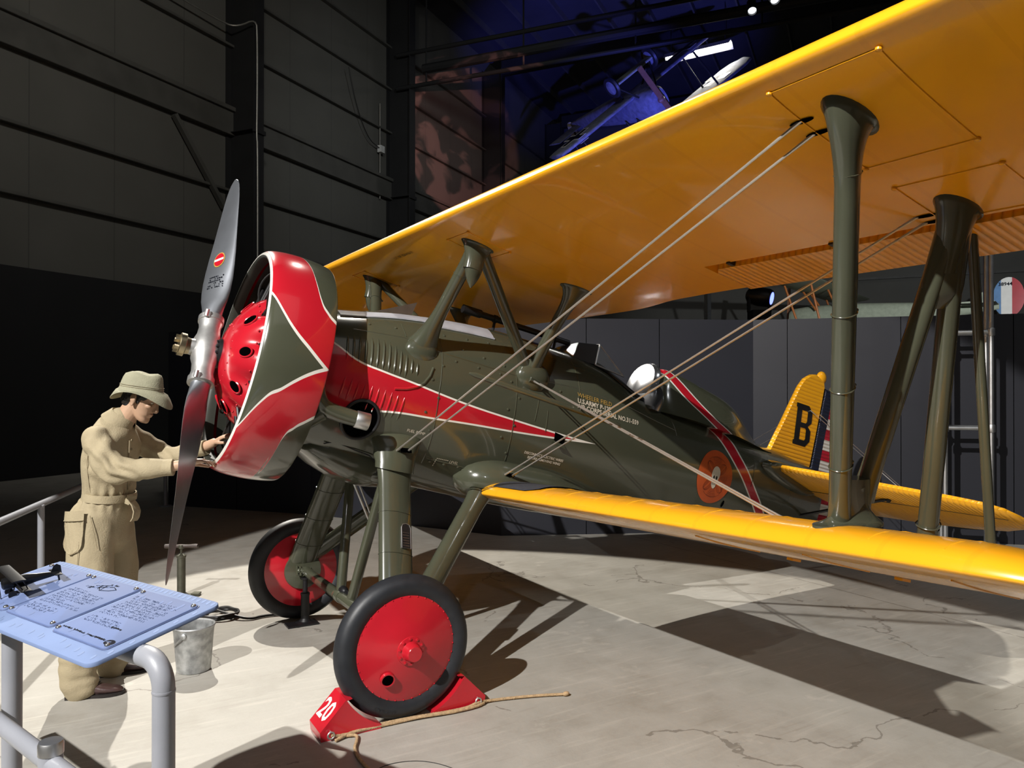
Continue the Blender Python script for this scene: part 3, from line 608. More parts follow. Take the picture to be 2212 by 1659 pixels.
# exhaust stack in front of its round opening
mb = MB(); mb.add([fpt(.835 + .10 * math.cos(a), -.205 + .105 * math.sin(a), .006) for a in [2 * PI * i / 32 for i in range(32)]], [tuple(range(32))]); part('exhaust_port', mb, 'void', 0, fus, fix=False)
mb = MB(); mb.tube([fpt(.835 + .105 * math.cos(a), -.205 + .11 * math.sin(a), .008) for a in [2 * PI * i / 40 for i in range(40)]], .010, 8, closed=True); part('exhaust_port_rim', mb, 'black', 50, fus)
mb = MB(); mb.tube(chaikin([(.44, -.56, .10), (.50, -.585, -.06), (.54, -.575, -.17), (.62, -.565, -.205), (.79, -.57, -.215)], 3), .045, 16); mb.tube(chaikin([(.47, -.50, -.33), (.52, -.53, -.28), (.58, -.55, -.22)], 2), .045, 14); ex = part('exhaust_stack', mb, 'olive', 50)
mb = MB(); mb.lathe([(.046, 0), (.049, .004), (.049, .075), (.047, .078), (.043, .078), (.042, 0)], (.765, -.57, -.215), (1, -.12, -.03), 24, closed_prof=True); part('exhaust_tip', mb, 'alu_dull', 40, ex)
mb = MB(); mb.lathe([(.042, .01), (.02, .012)], (.765, -.57, -.215), (1, -.12, -.03), 20); part('exhaust_bore', mb, 'void', 40, ex)
# belly scoop under the nose
mb = MB(); BSn = [(.58,.16,-.38,-.44),(.64,.25,-.34,-.47),(.75,.30,-.30,-.53),(.9,.32,-.30,-.585),(1.05,.32,-.30,-.60),(1.2,.28,-.32,-.585),(1.32,.2,-.36,-.56)]
R = []
for x, w, zt, zb in BSn: R.append([V3((x, w * math.copysign(abs(math.cos(a)) ** .75, math.cos(a)), (zt + zb) / 2 + (zt - zb) / 2 * math.copysign(abs(math.sin(a)) ** .75, math.sin(a)))) for a in [2 * PI * j / 40 for j in range(40)]])
R2 = []
for i in range(len(R) - 1):
    for t in (0, .25, .5, .75): R2.append([vl(a, b, t) for a, b in zip(R[i], R[i + 1])])
R2.append(R[-1]); mb.loft(R2); mb.ball((1.10, -.26, -.50), (.09, .07, .06), 10); sc_ = part('belly_scoop', mb, 'olive', 60)
mb = MB(); mb.tube([(1.22, -.20, -.56), (1.24, -.21, -.64)], .012, 10); part('drain_pipe', mb, 'alu_dull', 40, sc_); mb = MB(); mb.tube([(1.05, .05, -.57), (1.2, .0, -.80)], .008, 8); part('drain_pipe', mb, 'alu_dull', 40, sc_); mb = MB(); mb.tube([(1.08, .03, -.57), (1.22, -.02, -.80)], .006, 8); part('drain_pipe', mb, 'alu_dull', 40, sc_)
mb = MB(); mb.tube([V3((.70, -.315, -.385)), V3((.76, -.33, -.36)), V3((.88, -.345, -.385)), V3((.98, -.345, -.40)), V3((1.02, -.34, -.43)), V3((1.06, -.335, -.40))], .004, 5); part('panel_seam', mb, 'black', 40, sc_)

# propeller
PHI = math.radians(28); U = V3((0, math.sin(PHI), math.cos(PHI)))
mb = MB(); mb.lathe([(.050, -.235), (.062, -.225), (.066, -.19), (.060, -.15), (.064, -.10), (.078, -.06), (.082, 0), (.078, .06), (.064, .10), (.060, .15), (.066, .19), (.062, .225), (.050, .235)], (0, 0, 0), U, 32)
mb.lathe([(.045, -.10), (.05, -.06), (.06, 0), (.065, .07), (.058, .075), (.045, .075)], (0, 0, 0), (1, 0, 0), 28)
prop = part('propeller_hub', mb, 'steel', 40, None, 'two-bladed propeller hub of dull steel')
for s in (-1, 1):
    mb = MB(); mb.lathe([(.064, .19), (.072, .192), (.072, .225), (.064, .228)], (0, 0, 0), U * s, 32); t = V3((-.5, U.z * -.86, -U.y * -.86)); mb.tube([U * s * .208 + t * .085 + V3((0, 0, .02)), U * s * .208 + t * .085 - V3((0, 0, .02))], .012, 8); mb.box(U * s * .208 + t * .075, (.03, .03, .03)); part('blade_clamp', mb, 'steel', 35, prop)
mb = MB(); mb.lathe([(.03, -.15), (.062, -.15), (.066, -.146), (.066, -.118), (.05, -.112), (.045, -.085)], (0, 0, 0), (1, 0, 0), 28)
for k in range(6): a = 2 * PI * k / 6; mb.box((-.158, .042 * math.sin(a), .042 * math.cos(a)), (.03, .018, .018), Matrix.Rotation(-a, 3, 'X'))
part('hub_nut', mb, 'brassy', 35, prop)
mb = MB(); mb.lathe([(.045, .07), (.045, .12), (.06, .122), (.06, .13)], (0, 0, 0), (1, 0, 0), 24); part('propeller_shaft', mb, 'brassy', 35, prop)
for s in (1, -1):
    u = U * s; t0 = V3((0, u.z, -u.y)); mb = MB(); R = []; Lr = [.20, .24, .29, .35, .42, .50, .60, .70, .80, .90, 1.0, 1.08, 1.16, 1.23, 1.29, 1.33, 1.355, 1.362]
    def bl(r):
        ch = cr([.2, .26, .36, .5, .65, .85, 1.05, 1.2, 1.3, 1.345, 1.362], [.105, .115, .17, .205, .215, .20, .175, .145, .105, .06, .02], r)
        th = cr([.2, .26, .36, .5, .8, 1.1, 1.362], [.105, .095, .055, .036, .02, .012, .004], r); be = math.radians(cr([.2, .36, .6, .9, 1.362], [58, 50, 37, 27, 19], r)); return ch, th, be
    for r in Lr:
        ch, th, be = bl(r); cdir = t0 * math.cos(be) + V3((-1, 0, 0)) * math.sin(be); nd = u.cross(cdir)
        if nd.x > 0: nd = -nd
        ring = []
        for j in range(28):
            a = 2 * PI * j / 28; cx = math.cos(a); sy = math.sin(a); k = 1 if r < .27 else (1.25 if sy > 0 else .35)
            k = lerp(1, k, min(1, max(0, (r - .22) / .12))); ring.append(u * r + cdir * (ch / 2 * cx) + nd * (th / 2 * sy * k * (1 - .25 * cx * min(1, max(0, (r - .22) / .12)))))
        R.append(ring)
    mb.loft(R); blade = part('propeller_blade', mb, 'alu', 50, prop)
    if s == 1:
        def bpt(r, c, off=.003):
            ch, th, be = bl(r); cdir = t0 * math.cos(be) + V3((-1, 0, 0)) * math.sin(be); nd = u.cross(cdir); nd = -nd if nd.x > 0 else nd
            return u * r + cdir * c + nd * (th / 2 * 1.25 * math.sqrt(max(0, 1 - (2 * c / ch) ** 2)) * (1 - .25 * 2 * c / ch) + off)
        for rr, mm_, of in ((1.0, 'gold', .003), (.86, 'red', .0045)):
            mb = MB(); mb.add([bpt(.66, 0, of)] + [bpt(.66 + .058 * rr * math.sin(a), .043 * rr * math.cos(a), of) for a in [2 * PI * i / 28 for i in range(28)]], [(0, i + 1, (i + 1) % 28 + 1) for i in range(28)]); part('blade_decal', mb, mm_, 0, prop, fix=False)
        mb = MB(); mb.add([bpt(.66 + q * .009, p * .036, .006) for p, q in ((-1, -1), (1, -1), (1, 1), (-1, 1))], [(0, 1, 2, 3)]); part('blade_decal', mb, 'white', 0, prop, fix=False)
        mb = MB(); random.seed(5)
        for row in range(6):
            x = -.055
            while x < .045:
                wd = random.uniform(.004, .011); r0 = .52 - row * .017
                if random.random() < .75: mb.add([bpt(r0, x), bpt(r0, x + wd), bpt(r0 + .009, x + wd), bpt(r0 + .009, x)], [(0, 1, 2, 3)])
                x += wd + .004
        part('blade_stencil', mb, 'ink', 0, prop, fix=False)

# wings
def naca(t): return 5 * (.2969 * math.sqrt(max(t, 0)) - .126 * t - .3516 * t * t + .2843 * t ** 3 - .1036 * t ** 4)
def foil(xl, zl, xt, zt, tc, y, t0=0.0, t1=1.0, n=26, ku=1.6, kl=.42, shrink=1.0, dz=0.0):
    c = xt - xl; up = []; lo = []
    for i in range(n + 1):
        t = t0 + (t1 - t0) * ((1 - math.cos(PI * i / n)) / 2); x = xl + c * t; zc = lerp(zl, zt, t) + dz; h = naca(t) * tc * c
        up.append(V3((x, y, zc + h * ku * shrink + .002))); lo.append(V3((x, y, zc - h * kl * shrink - .002)))
    return lo[::-1] + up
def tip(y, y0, y1):
    s = min(1, max(0, (abs(y) - y0) / (y1 - y0))); return math.sqrt(max(0.0, 1 - s * s))
def upper(y):
    k = tip(y, 3.75, 4.58); k = max(k, .06); xl = .865; xt = 2.33 if abs(y) > .2 else 2.33; 
    xt = cr([0, .3, .9, 1.3, 1.9, 5], [2.36, 2.36, 2.34, 2.26, 2.225, 2.225], abs(y)); c = xt - xl; xm = xl + .42 * c
    zl, zt = .945, cr([0, .9, 1.5, 5], [.862, .862, .855, .85], abs(y)); zm = lerp(zl, zt, .42); tc = .12 * max(k, .25)
    return xm - (xm - xl) * k, zm + (zl - zm) * k, xm + (xt - xm) * k, zm + (zt - zm) * k, tc
ys = sorted(set([round(-4.575 + .075 * i, 4) for i in range(123)]))
def seg(y0, y1, step=.075):
    n = max(1, int(round((y1 - y0) / step))); return [y0 + (y1 - y0) * i / n for i in range(n + 1)]
TH_A = 1.90
def hinge_t(y): xl, zl, xt, zt, tc = upper(y); return min(1.0, (TH_A - xl) / (xt - xl))
mb = MB(); R = []
for y in seg(-4.575, -3.92): R.append(foil(*upper(y), y))
for y in seg(-3.92, -1.88): R.append(foil(*upper(y), y, 0, hinge_t(y)))
for y in seg(-1.88, 1.88): R.append(foil(*upper(y), y))
for y in seg(1.88, 3.92): R.append(foil(*upper(y), y, 0, hinge_t(y)))
for y in seg(3.92, 4.575): R.append(foil(*upper(y), y))
mb.loft(R); uw = part('upper_wing', mb, 'wing', 40, None, 'long yellow upper wing')
for s in (-1, 1):
    mb = MB(); R = []
    for y in seg(1.90, 3.90, .05):
        e = upper(s * y); t0 = hinge_t(s * y) + .022; R.append(foil(*e, s * y, t0 + (.04 if y < 1.93 else 0), 1.0, 10, dz=-.012))
    mb.loft(R); ail = part('aileron', mb, 'corr_y', 40)
    for yy in (2.05, 2.62, 3.42):
        mb = MB(); mb.box((TH_A + .04, s * yy, .862), (.10, .02, .03)); mb.tube([(TH_A + .095, s * yy, .845), (TH_A + .095, s * yy, .865)], .012, 8); part('aileron_hinge', mb, 'void' if False else 'black', 30, ail)
# strut access panels, wire slots, stencil under the upper wing
def usurf(x, y): xl, zl, xt, zt, tc = upper(y); t = (x - xl) / (xt - xl); return lerp(zl, zt, t) - naca(t) * tc * (xt - xl) * .42 - .002
for (x0, x1, y0, y1) in ((.93, 1.42, -3.46, -3.10), (1.58, 1.88, -3.45, -3.10), (1.02, 1.30, .70, .95), (1.02, 1.30, -.95, -.70)):
    mb = MB(); P = [V3((x, y, usurf(x, y) - .002)) for x, y in ((x0, y0), (x1, y0), (x1, y1), (x0, y1))]; 
    for a, b in zip(P, P[1:] + P[:1]): mb.tube([V3((lerp(a.x, b.x, k / 14), lerp(a.y, b.y, k / 14), usurf(lerp(a.x, b.x, k / 14), lerp(a.y, b.y, k / 14)) - .001)) for k in range(15)], .0032, 5)
    for p in P: mb.lathe([(.010, 0), (.009, .006), (.004, .009)], p, (0, 0, -1), 10)
    part('access_panel', mb, 'yellow', 40, uw)
for (x, y) in ((1.087, -3.128), (1.162, -3.133), (1.82, -3.10), (1.875, -3.10)):
    mb = MB(); mb.add([V3((x + .012 * math.cos(a), y + .03 + .045 * math.sin(a), usurf(x, y) - .003)) for a in [2 * PI * i / 16 for i in range(16)]], [tuple(range(16))]); part('wire_slot', mb, 'void', 0, uw, fix=False)
mb = MB(); text_mb(mb, 'U-T  NR  BS4-4-26-31', .034, lambda u, v: V3((1.02 - v, .10 - u, usurf(1.02 - v, .10 - u) - .003))); part('lettering', mb, 'ink', 0, uw, fix=False)
# lower wing
def lower(y):
    k = max(tip(y, 3.3, 4.02), .06); xl, xt = 1.68, 2.86; a = abs(y); zl = -.485 + .041 * (a - .55); zt = zl - .035; zm = lerp(zl, zt, .42); xm = xl + .42 * (xt - xl); tc = .125 * max(k, .25)
    return xm - (xm - xl) * k, zm + (zl - zm) * k, xm + (xt - xm) * k, zm + (zt - zm) * k, tc
for s in (-1, 1):
    mb = MB(); R = [foil(*lower(y), s * y) for y in seg(.50, 4.015, .06)]; mb.loft(R); lw = part('lower_wing', mb, 'wing', 40, None, 'yellow lower wing')
    mb = MB(); R = []
    for y in seg(.60, 1.06, .05):
        xl, zl, xt, zt, tc = lower(y); row = []
        e = 0 if y < .98 else (y - .98) * 1.2
        for i in range(18):
            t = .018 + e * .3 + (.42 - .018 - e * 1.5) * (i / 17) ** 1.6; row.append(V3((xl + (xt - xl) * t, s * y, lerp(zl, zt, t) + naca(t) * tc * (xt - xl) * 1.6 + .010)))
        R.append(row)
    mb.loft(R, False, False); part('walkway', mb, 'walk', 50, lw, 'dark grit walkway at the wing root', fix=False)
    for yy in [.85 + .25 * i for i in range(12)]:
        mb = MB(); xl, zl, xt, zt, tc = lower(yy); mb.tube([V3((xl + (xt - xl) * t, s * (yy + .0), lerp(zl, zt, t) + naca(t) * tc * (xt - xl) * 1.6)) for t in (.03, .06, .1, .2, .32, .45)], .004, 5)
        part('rib_tape', mb, 'yellow', 40, lw)
    for yy in (2.2, 2.75, 3.3): 
        mb = MB(); xl, zl, xt, zt, tc = lower(yy); mb.box((2.5, s * yy, lerp(zl, zt, .68) - .03), (.06, .035, .012)); part('inspection_plate', mb, 'yellow', 40, lw); mb = MB(); mb.tube([V3((xl + (xt - xl) * t, s * (yy + .04), lerp(zl, zt, t) - naca(t) * tc * (xt - xl) * .42 - .002)) for t in (.1, .2, .3, .45)], .003, 5)
        part('panel_seam', mb, 'yellow', 40, lw)
    # root fillet
    mb = MB(); R = []
    for i in range(29):
        t = i / 28; x = 1.555 + 1.33 * t; tt = min(1, (x - 1.555) / .30); kf = max(.03, math.sqrt(max(0, 1 - (1 - tt) ** 2))); kb = 1 if x < 2.15 else max(.06, 1 - ((x - 2.15) / .74) ** 1.5)
        ztop = -.415 + .165 * kf * kb; zbot = -.415 - .135 * kf * max(.25, kb); w = .235 * kf * (.35 + .65 * kb); y0 = .33
        R.append([V3((x, s * (y0 + w * math.copysign(abs(math.cos(a)) ** .85, math.cos(a))), (ztop + zbot) / 2 + (ztop - zbot) / 2 * math.sin(a))) for a in [2 * PI * j / 30 for j in range(30)]])
    mb.loft(R); fi = part('wing_root_fillet', mb, 'olive', 60)
    mb = MB(); mb.add([V3((1.80, s * .545, -.335)), V3((1.86, s * .54, -.328)), V3((1.87, s * .56, -.345)), V3((1.81, s * .565, -.352))], [(0, 1, 2, 3)]); part('wire_slot', mb, 'void', 0, fi, fix=False)

# struts
def strut(mb, p0, p1, ch, th, f0=1, f1=1, L0=.2, L1=.2, cdir=(1, 0, 0), n=22, N=26, pw=2.6):
    p0, p1 = V3(p0), V3(p1); ax = p1 - p0; L = ax.length; ax.normalize(); c = V3(cdir); c = (c - c.dot(ax) * ax).normalized(); s = ax.cross(c); R = []
    ds = sorted(set([L * i / N for i in range(N + 1)] + [L0 * q for q in (.05, .12, .22, .35, .5)] + [L - L1 * q for q in (.05, .12, .22, .35, .5)]))
    for d in ds:
        k = 1 + (f0 - 1) * max(0, 1 - d / L0) ** pw + (f1 - 1) * max(0, 1 - (L - d) / L1) ** pw
        R.append([p0 + ax * d + c * (ch / 2 * k * math.cos(a)) + s * (th / 2 * k * (1 + .0) * math.sin(a) * (1 - .22 * math.cos(a))) for a in [2 * PI * j / n for j in range(n)]])
    mb.loft(R); return mb
def band(p0, p1, d, ch, th, r=.0026, bolt=True):
    p0, p1 = V3(p0), V3(p1); ax = (p1 - p0).normalized(); c = V3((1, 0, 0)); c = (c - c.dot(ax) * ax).normalized(); s = ax.cross(c); mb = MB(); q = p0 + ax * d
    mb.tube([q + c * (ch / 2 + r - .001) * math.cos(a) + s * (th / 2 + r - .001) * math.sin(a) * (1 - .22 * math.cos(a)) for a in [2 * PI * j / 24 for j in range(24)]], r, 6, closed=True)
    if bolt: mb.ball(q + c * (ch / 2 + .008), .0065, 5)
    return mb
def lsurf(x, y): xl, zl, xt, zt, tc = lower(y); t = min(1, max(.002, (x - xl) / (xt - xl))); return lerp(zl, zt, t) + naca(t) * tc * (xt - xl) * 1.6 + .002
def foot(mb, p0, p1, ch, th, a_, b_, L, n=26):
    p0, p1 = V3(p0), V3(p1); ax = (p1 - p0).normalized(); p0 = p0 + ax * ((lsurf(p0.x, p0.y) + .004 - p0.z) / ax.z); c = V3((1, 0, 0)); c = (c - c.dot(ax) * ax).normalized(); sd = ax.cross(c); R = []
    for i in range(13):
        t = i / 12; k = (1 - t) ** 3; q = p0 + ax * L * t; ring = []
        for j in range(n):
            a = 2 * PI * j / n; p = q + c * (ch / 2 * math.cos(a)) + sd * (th / 2 * math.sin(a)); x, y = p0.x + a_ * math.cos(a), p0.y + (b_ if sd.y > 0 else -b_) * math.sin(a); r_ = p.lerp(V3((x, y, max(p.z, lsurf(x, y) + .003))), k); r_.z = max(r_.z, lsurf(r_.x, r_.y) + .003); ring.append(r_)
        R.append(ring)
    R.insert(0, [p - V3((0, 0, .012)) for p in R[0]]); mb.loft(R)
def flange(mb, p0, p1, ch, th, a_, b_, L, n=26):
    p0, p1 = V3(p0), V3(p1); ax = (p1 - p0).normalized(); p1 = p1 - ax * ((p1.z - usurf(p1.x, p1.y) + .004) / ax.z); c = V3((1, 0, 0)); c = (c - c.dot(ax) * ax).normalized(); sd = ax.cross(c); R = []
    for i in range(15):
        t = i / 14; k = t ** 3.2; q = p1 - ax * L * (1 - t); ring = []
        for j in range(n):
            a = 2 * PI * j / n; p = q + c * (ch / 2 * math.cos(a)) + sd * (th / 2 * math.sin(a) * (1 - .22 * math.cos(a))); x, y = p1.x + a_ * math.cos(a), p1.y + (b_ * math.sin(a) if sd.y > 0 else -b_ * math.sin(a)); e = V3((x, y, usurf(x, y) - .004)); r_ = p.lerp(V3((e.x, e.y, min(p.z, e.z))), k); r_.z = lerp(r_.z, e.z, t ** 8) if i < 14 else e.z; r_.z = min(r_.z, usurf(r_.x, r_.y) - .004); ring.append(r_)
        R.append(ring)
    R.append([p + V3((0, 0, .012)) for p in R[-1]]); mb.loft(R)
for s in (-1, 1):
    ft = (1.155, s * .82, .915); bf = (1.13, s * .40, .30); brr = (1.905, s * .41, .33); rt = (1.885, s * .81, .88)
    mb = MB(); strut(mb, bf, ft, .085, .06, 2.6, 1.5, .34, .2); strut(mb, brr, ft, .075, .055, 1.4, 1.2, .2, .2); strut(mb, V3(ft) + V3((.012, 0, -.27)), V3(ft), .115, .072, .08, 1, .17, .12); flange(mb, V3(ft) + V3((0, 0, -.3)), V3(ft), .115, .072, .105, .06, .14)
    cf = part('cabane_strut', mb, 'olive', 50)
    part('strut_clip', band(bf, ft, .52, .085, .06), 'olive', 40, cf)
    mb = MB(); strut(mb, brr, rt, .085, .06, 2.1, 1.3, .22, .26); flange(mb, brr, rt, .09, .065, .115, .065, .24); part('cabane_strut', mb, 'olive', 50)
    mb = MB(); mb.ball((1.92, s * .44, .31), (.13, .06, .10), 12); part('cabane_foot_fairing', mb, 'olive', 60); mb = MB(); mb.ball((1.12, s * .43, .27), (.11, .05, .085), 12); part('cabane_foot_fairing', mb, 'olive', 60)
    mb = MB(); mb.lathe([(.018, 0), (.018, .10), (.012, .11)], (1.87, s * .49, .285), (.95, -s * .1, -.15), 10); part('wire_socket', mb, 'olive', 40)
    # outer N struts
    lf = V3((1.90, s * 2.86, -.335)); uf = V3((1.115, s * 3.245, .925)); ur = V3((1.80, s * 3.20, .875)); lr = V3((2.46, s * 2.86, -.345)); dg = lf + V3((.10, 0, .16))
    mb = MB(); strut(mb, lf, uf, .088, .066, 1.5, 1, .2, .3); flange(mb, lf, uf, .088, .066, .115, .062, .26); o1 = part('interplane_strut', mb, 'olive', 50)
    for d in (.30, .60, .87, 1.32): part('strut_clip', band(lf, uf, d, .088, .066), 'olive', 40, o1)
    mb = MB(); strut(mb, dg, ur, .085, .07, 1.2, 1.5, .2, .25); part('interplane_strut', mb, 'olive', 50)
    mb = MB(); strut(mb, lr, ur, .085, .07, 1.2, 1.5, .2, .25); foot(mb, lr, ur, .09, .072, .11, .065, .12); o3 = part('interplane_strut', mb, 'olive', 50); part('strut_clip', band(lr, ur, .16, .095, .08), 'olive', 40, o3)
    # webbed Y fairings
    mb = MB(); R = []; ax1 = (uf - lf).normalized(); ax2 = (ur - dg).normalized()
    for i in range(13):
        t = i / 12; a = lf + ax1 * (.0 + .25 * t); b_ = vl(lf + V3((.10, 0, .0)), dg + ax2 * .09, t); c0 = .064; mid = (a + b_) / 2; v = (b_ - a); L = v.length; v.normalize()
        ch = L + .088 * (1 - .85 * t ** 3); th = .072 * (1 - .25 * t); sd = ax1.cross(v).normalized(); cen = a + v * (L / 2 + .0); R.append([cen + v * (ch / 2 * math.cos(q)) + sd * (th / 2 * math.copysign(abs(math.sin(q)) ** .8, math.sin(q))) for q in [2 * PI * j / 24 for j in range(24)]])
    mb.loft(R); foot(mb, lf + V3((.05, 0, 0)), lf + ax1 * .3 + V3((.05, 0, 0)), .15, .025, .18, .072, .13); part('strut_fairing', mb, 'olive', 60)
    mb = MB(); R = []; axd = (dg - ur).normalized(); axr = (lr - ur).normalized()
    for i in range(13):
        t = i / 12; a = ur + axd * (.02 + .36 * t); b_ = ur + axr * (.02 + .36 * t); v = b_ - a; L = v.length; v = v.normalized() if L > 1e-4 else V3((1, 0, 0)); ch = (L + .085 + .03 * (1 - t)) * (1 - .35 * max(0, t - .8) / .2); mid = (a + b_) / 2; nn = ((axd + axr).normalized()).cross(v).normalized()
        R.append([mid + v * (ch / 2 * math.cos(q)) + nn * (.076 / 2 * (1 - .7 * max(0, t - .85) / .15) * math.copysign(abs(math.sin(q)) ** .8, math.sin(q))) for q in [2 * PI * j / 24 for j in range(24)]])
    mb.loft(R); strut(mb, ur + (axd + axr).normalized() * .2, ur + V3((0, 0, .012)), .12, .080, 1, 1, .05, .17, N=12); flange(mb, ur + (axd + axr).normalized() * .3, ur, .12, .080, .115, .062, .22); part('strut_fairing', mb, 'olive', 60)
    mb = MB(); strut(mb, (2.70, s * 3.0, -.35), (2.02, s * 3.13, .85), .042, .036, 1, 1, .1, .1); ar = part('aileron_rod', mb, 'olive', 50)
    mb = MB(); mb.ball((2.02, s * 3.13, .855), .02, 6); part('rod_end', mb, 'black', 40, ar)
    # bracing wires
    def wire(a, b, r=.0048): 
        mb = MB(); mb.tube([a, vl(a, b, .06), vl(a, b, .94), b], [r * 1.5, r, r, r * 1.5], 8); return part('bracing_wire', mb, 'wire', 40)
    for a, b in (((1.073, s * .50, -.344), (1.087, s * 3.13, .915)), ((1.135, s * .50, -.341), (1.165, s * 3.13, .912)), ((1.80, s * .55, -.345), (1.82, s * 3.10, .888)), ((1.85, s * .55, -.345), (1.875, s * 3.10, .885))): wire(a, b)
    for a, b in (((1.90, s * .50, .278), (1.93, s * 2.62, -.325)), ((1.95, s * .50, .272), (1.985, s * 2.62, -.325))): wire(a, b)
    mb = MB(); mb.tube([(1.20, s * .97, .15), (1.23, s * .97, .149), (2.20, s * 1.0, .09), (2.26, s * 1.0, .086)], [.006, .016, .018, .008], 12); part('wire_spreader_rod', mb, 'olive', 50)
    # landing gear
    mb = MB(); strut(mb, (1.10, s * .42, -.36), (1.125, s * .93, -1.28), .20, .085, 1.35, 1, .28, .1, N=30); lg = part('landing_gear_leg', mb, 'olive', 50)
    for d in (.38, .62, .85): part('leg_band', band((1.10, s * .42, -.36), (1.125, s * .93, -1.28), d, .20, .085, .0022, False), 'olive', 40, lg)
    mb = MB(); strut(mb, (1.69, s * .47, -.50), (1.15, s * .96, -1.26), .13, .085, 1.15, 1, .15, .1); part('drag_strut', mb, 'olive', 50)
    mb = MB(); R = []
    for z_, k in ((-.05, .9), (-.08, 1.2), (-.12, 1.4), (-.17, 1.48), (-.22, 1.42), (-.27, 1.28), (-.32, 1.14), (-.37, 1.04), (-.42, .98), (-.455, .96)): 
        cy_ = lerp(.40, .475, (z_ + .24) / -.215) - .20 * max(0, (z_ + .28) / .16); R.append([V3((1.10 + .125 * k * math.cos(q), s * (cy_ + .075 * k * math.sin(q)), z_ + .03 * math.cos(q) - .03 * (z_ < -.41) * math.cos(q))) for q in [2 * PI * j / 28 for j in range(28)]])
    mb.loft(R); gf = part('gear_leg_collar', mb, 'olive', 60)
    mb = MB(); mb.add([V3((1.075, s * .535, -.318)), V3((1.15, s * .53, -.31)), V3((1.155, s * .545, -.335)), V3((1.085, s * .55, -.345))], [(0, 1, 2, 3)]); part('wire_slot', mb, 'void', 0, gf, fix=False)
    mb = MB(); strut(mb, (1.12, s * .30, -.54), (1.165, s * .10, -1.30), .065, .05, 1, 1, .1, .1); part('spreader_strut', mb, 'olive', 50)
    if s == -1:
        mb = MB(); c0 = vl((1.10, s * .42, -.36), (1.125, s * .93, -1.28), .46) + V3((.045, -.052, -.01)); ax = (V3((1.125, s * .93, -1.28)) - V3((1.10, s * .42, -.36))).normalized(); tx = V3((1, 0, 0)); 
        out = [(-.028, .07), (.028, .07), (.028, -.05), (.02, -.068), (0, -.075), (-.02, -.068), (-.028, -.05)]; mb.poly([c0 + tx * a + ax * b for a, b in out], .004, (0, -1, 0)); dp_ = part('data_plate', mb, 'black', 0, lg, 'small black plate with rounded top')
        mb = MB(); mb.tube([c0 + tx * a + ax * b + V3((0, -.005, 0)) for a, b in out], .002, 5, closed=True); mb2 = mb
        for r_ in range(6): mb.tube([c0 + tx * -.02 + ax * (.055 - r_ * .015) + V3((0, -.0055, 0)), c0 + tx * .018 + ax * (.055 - r_ * .015) + V3((0, -.0055, 0))], .0012, 4)
        part('plate_edge', mb, 'alu_dull', 40, lg)
mb = MB(); mb.tube([(1.155, -.96, -1.31), (1.155, .96, -1.31)], .034, 18); mb.lathe([(.037, -.03), (.04, -.02), (.04, .05), (.037, .06)], (1.155, .08, -1.31), (0, 1, 0), 18); part('axle', mb, 'olive', 40)
mb = MB(); mb.ball((1.165, .07, -1.27), (.03, .05, .03), 8)
for k in range(4): mb.tube([(1.15 + .02 * k, .05 - .03 * k, -1.26), (1.17 + .01 * k, .0 - .02 * k, -1.28)], .006, 6)
part('axle_clamp', mb, 'darkmetal')
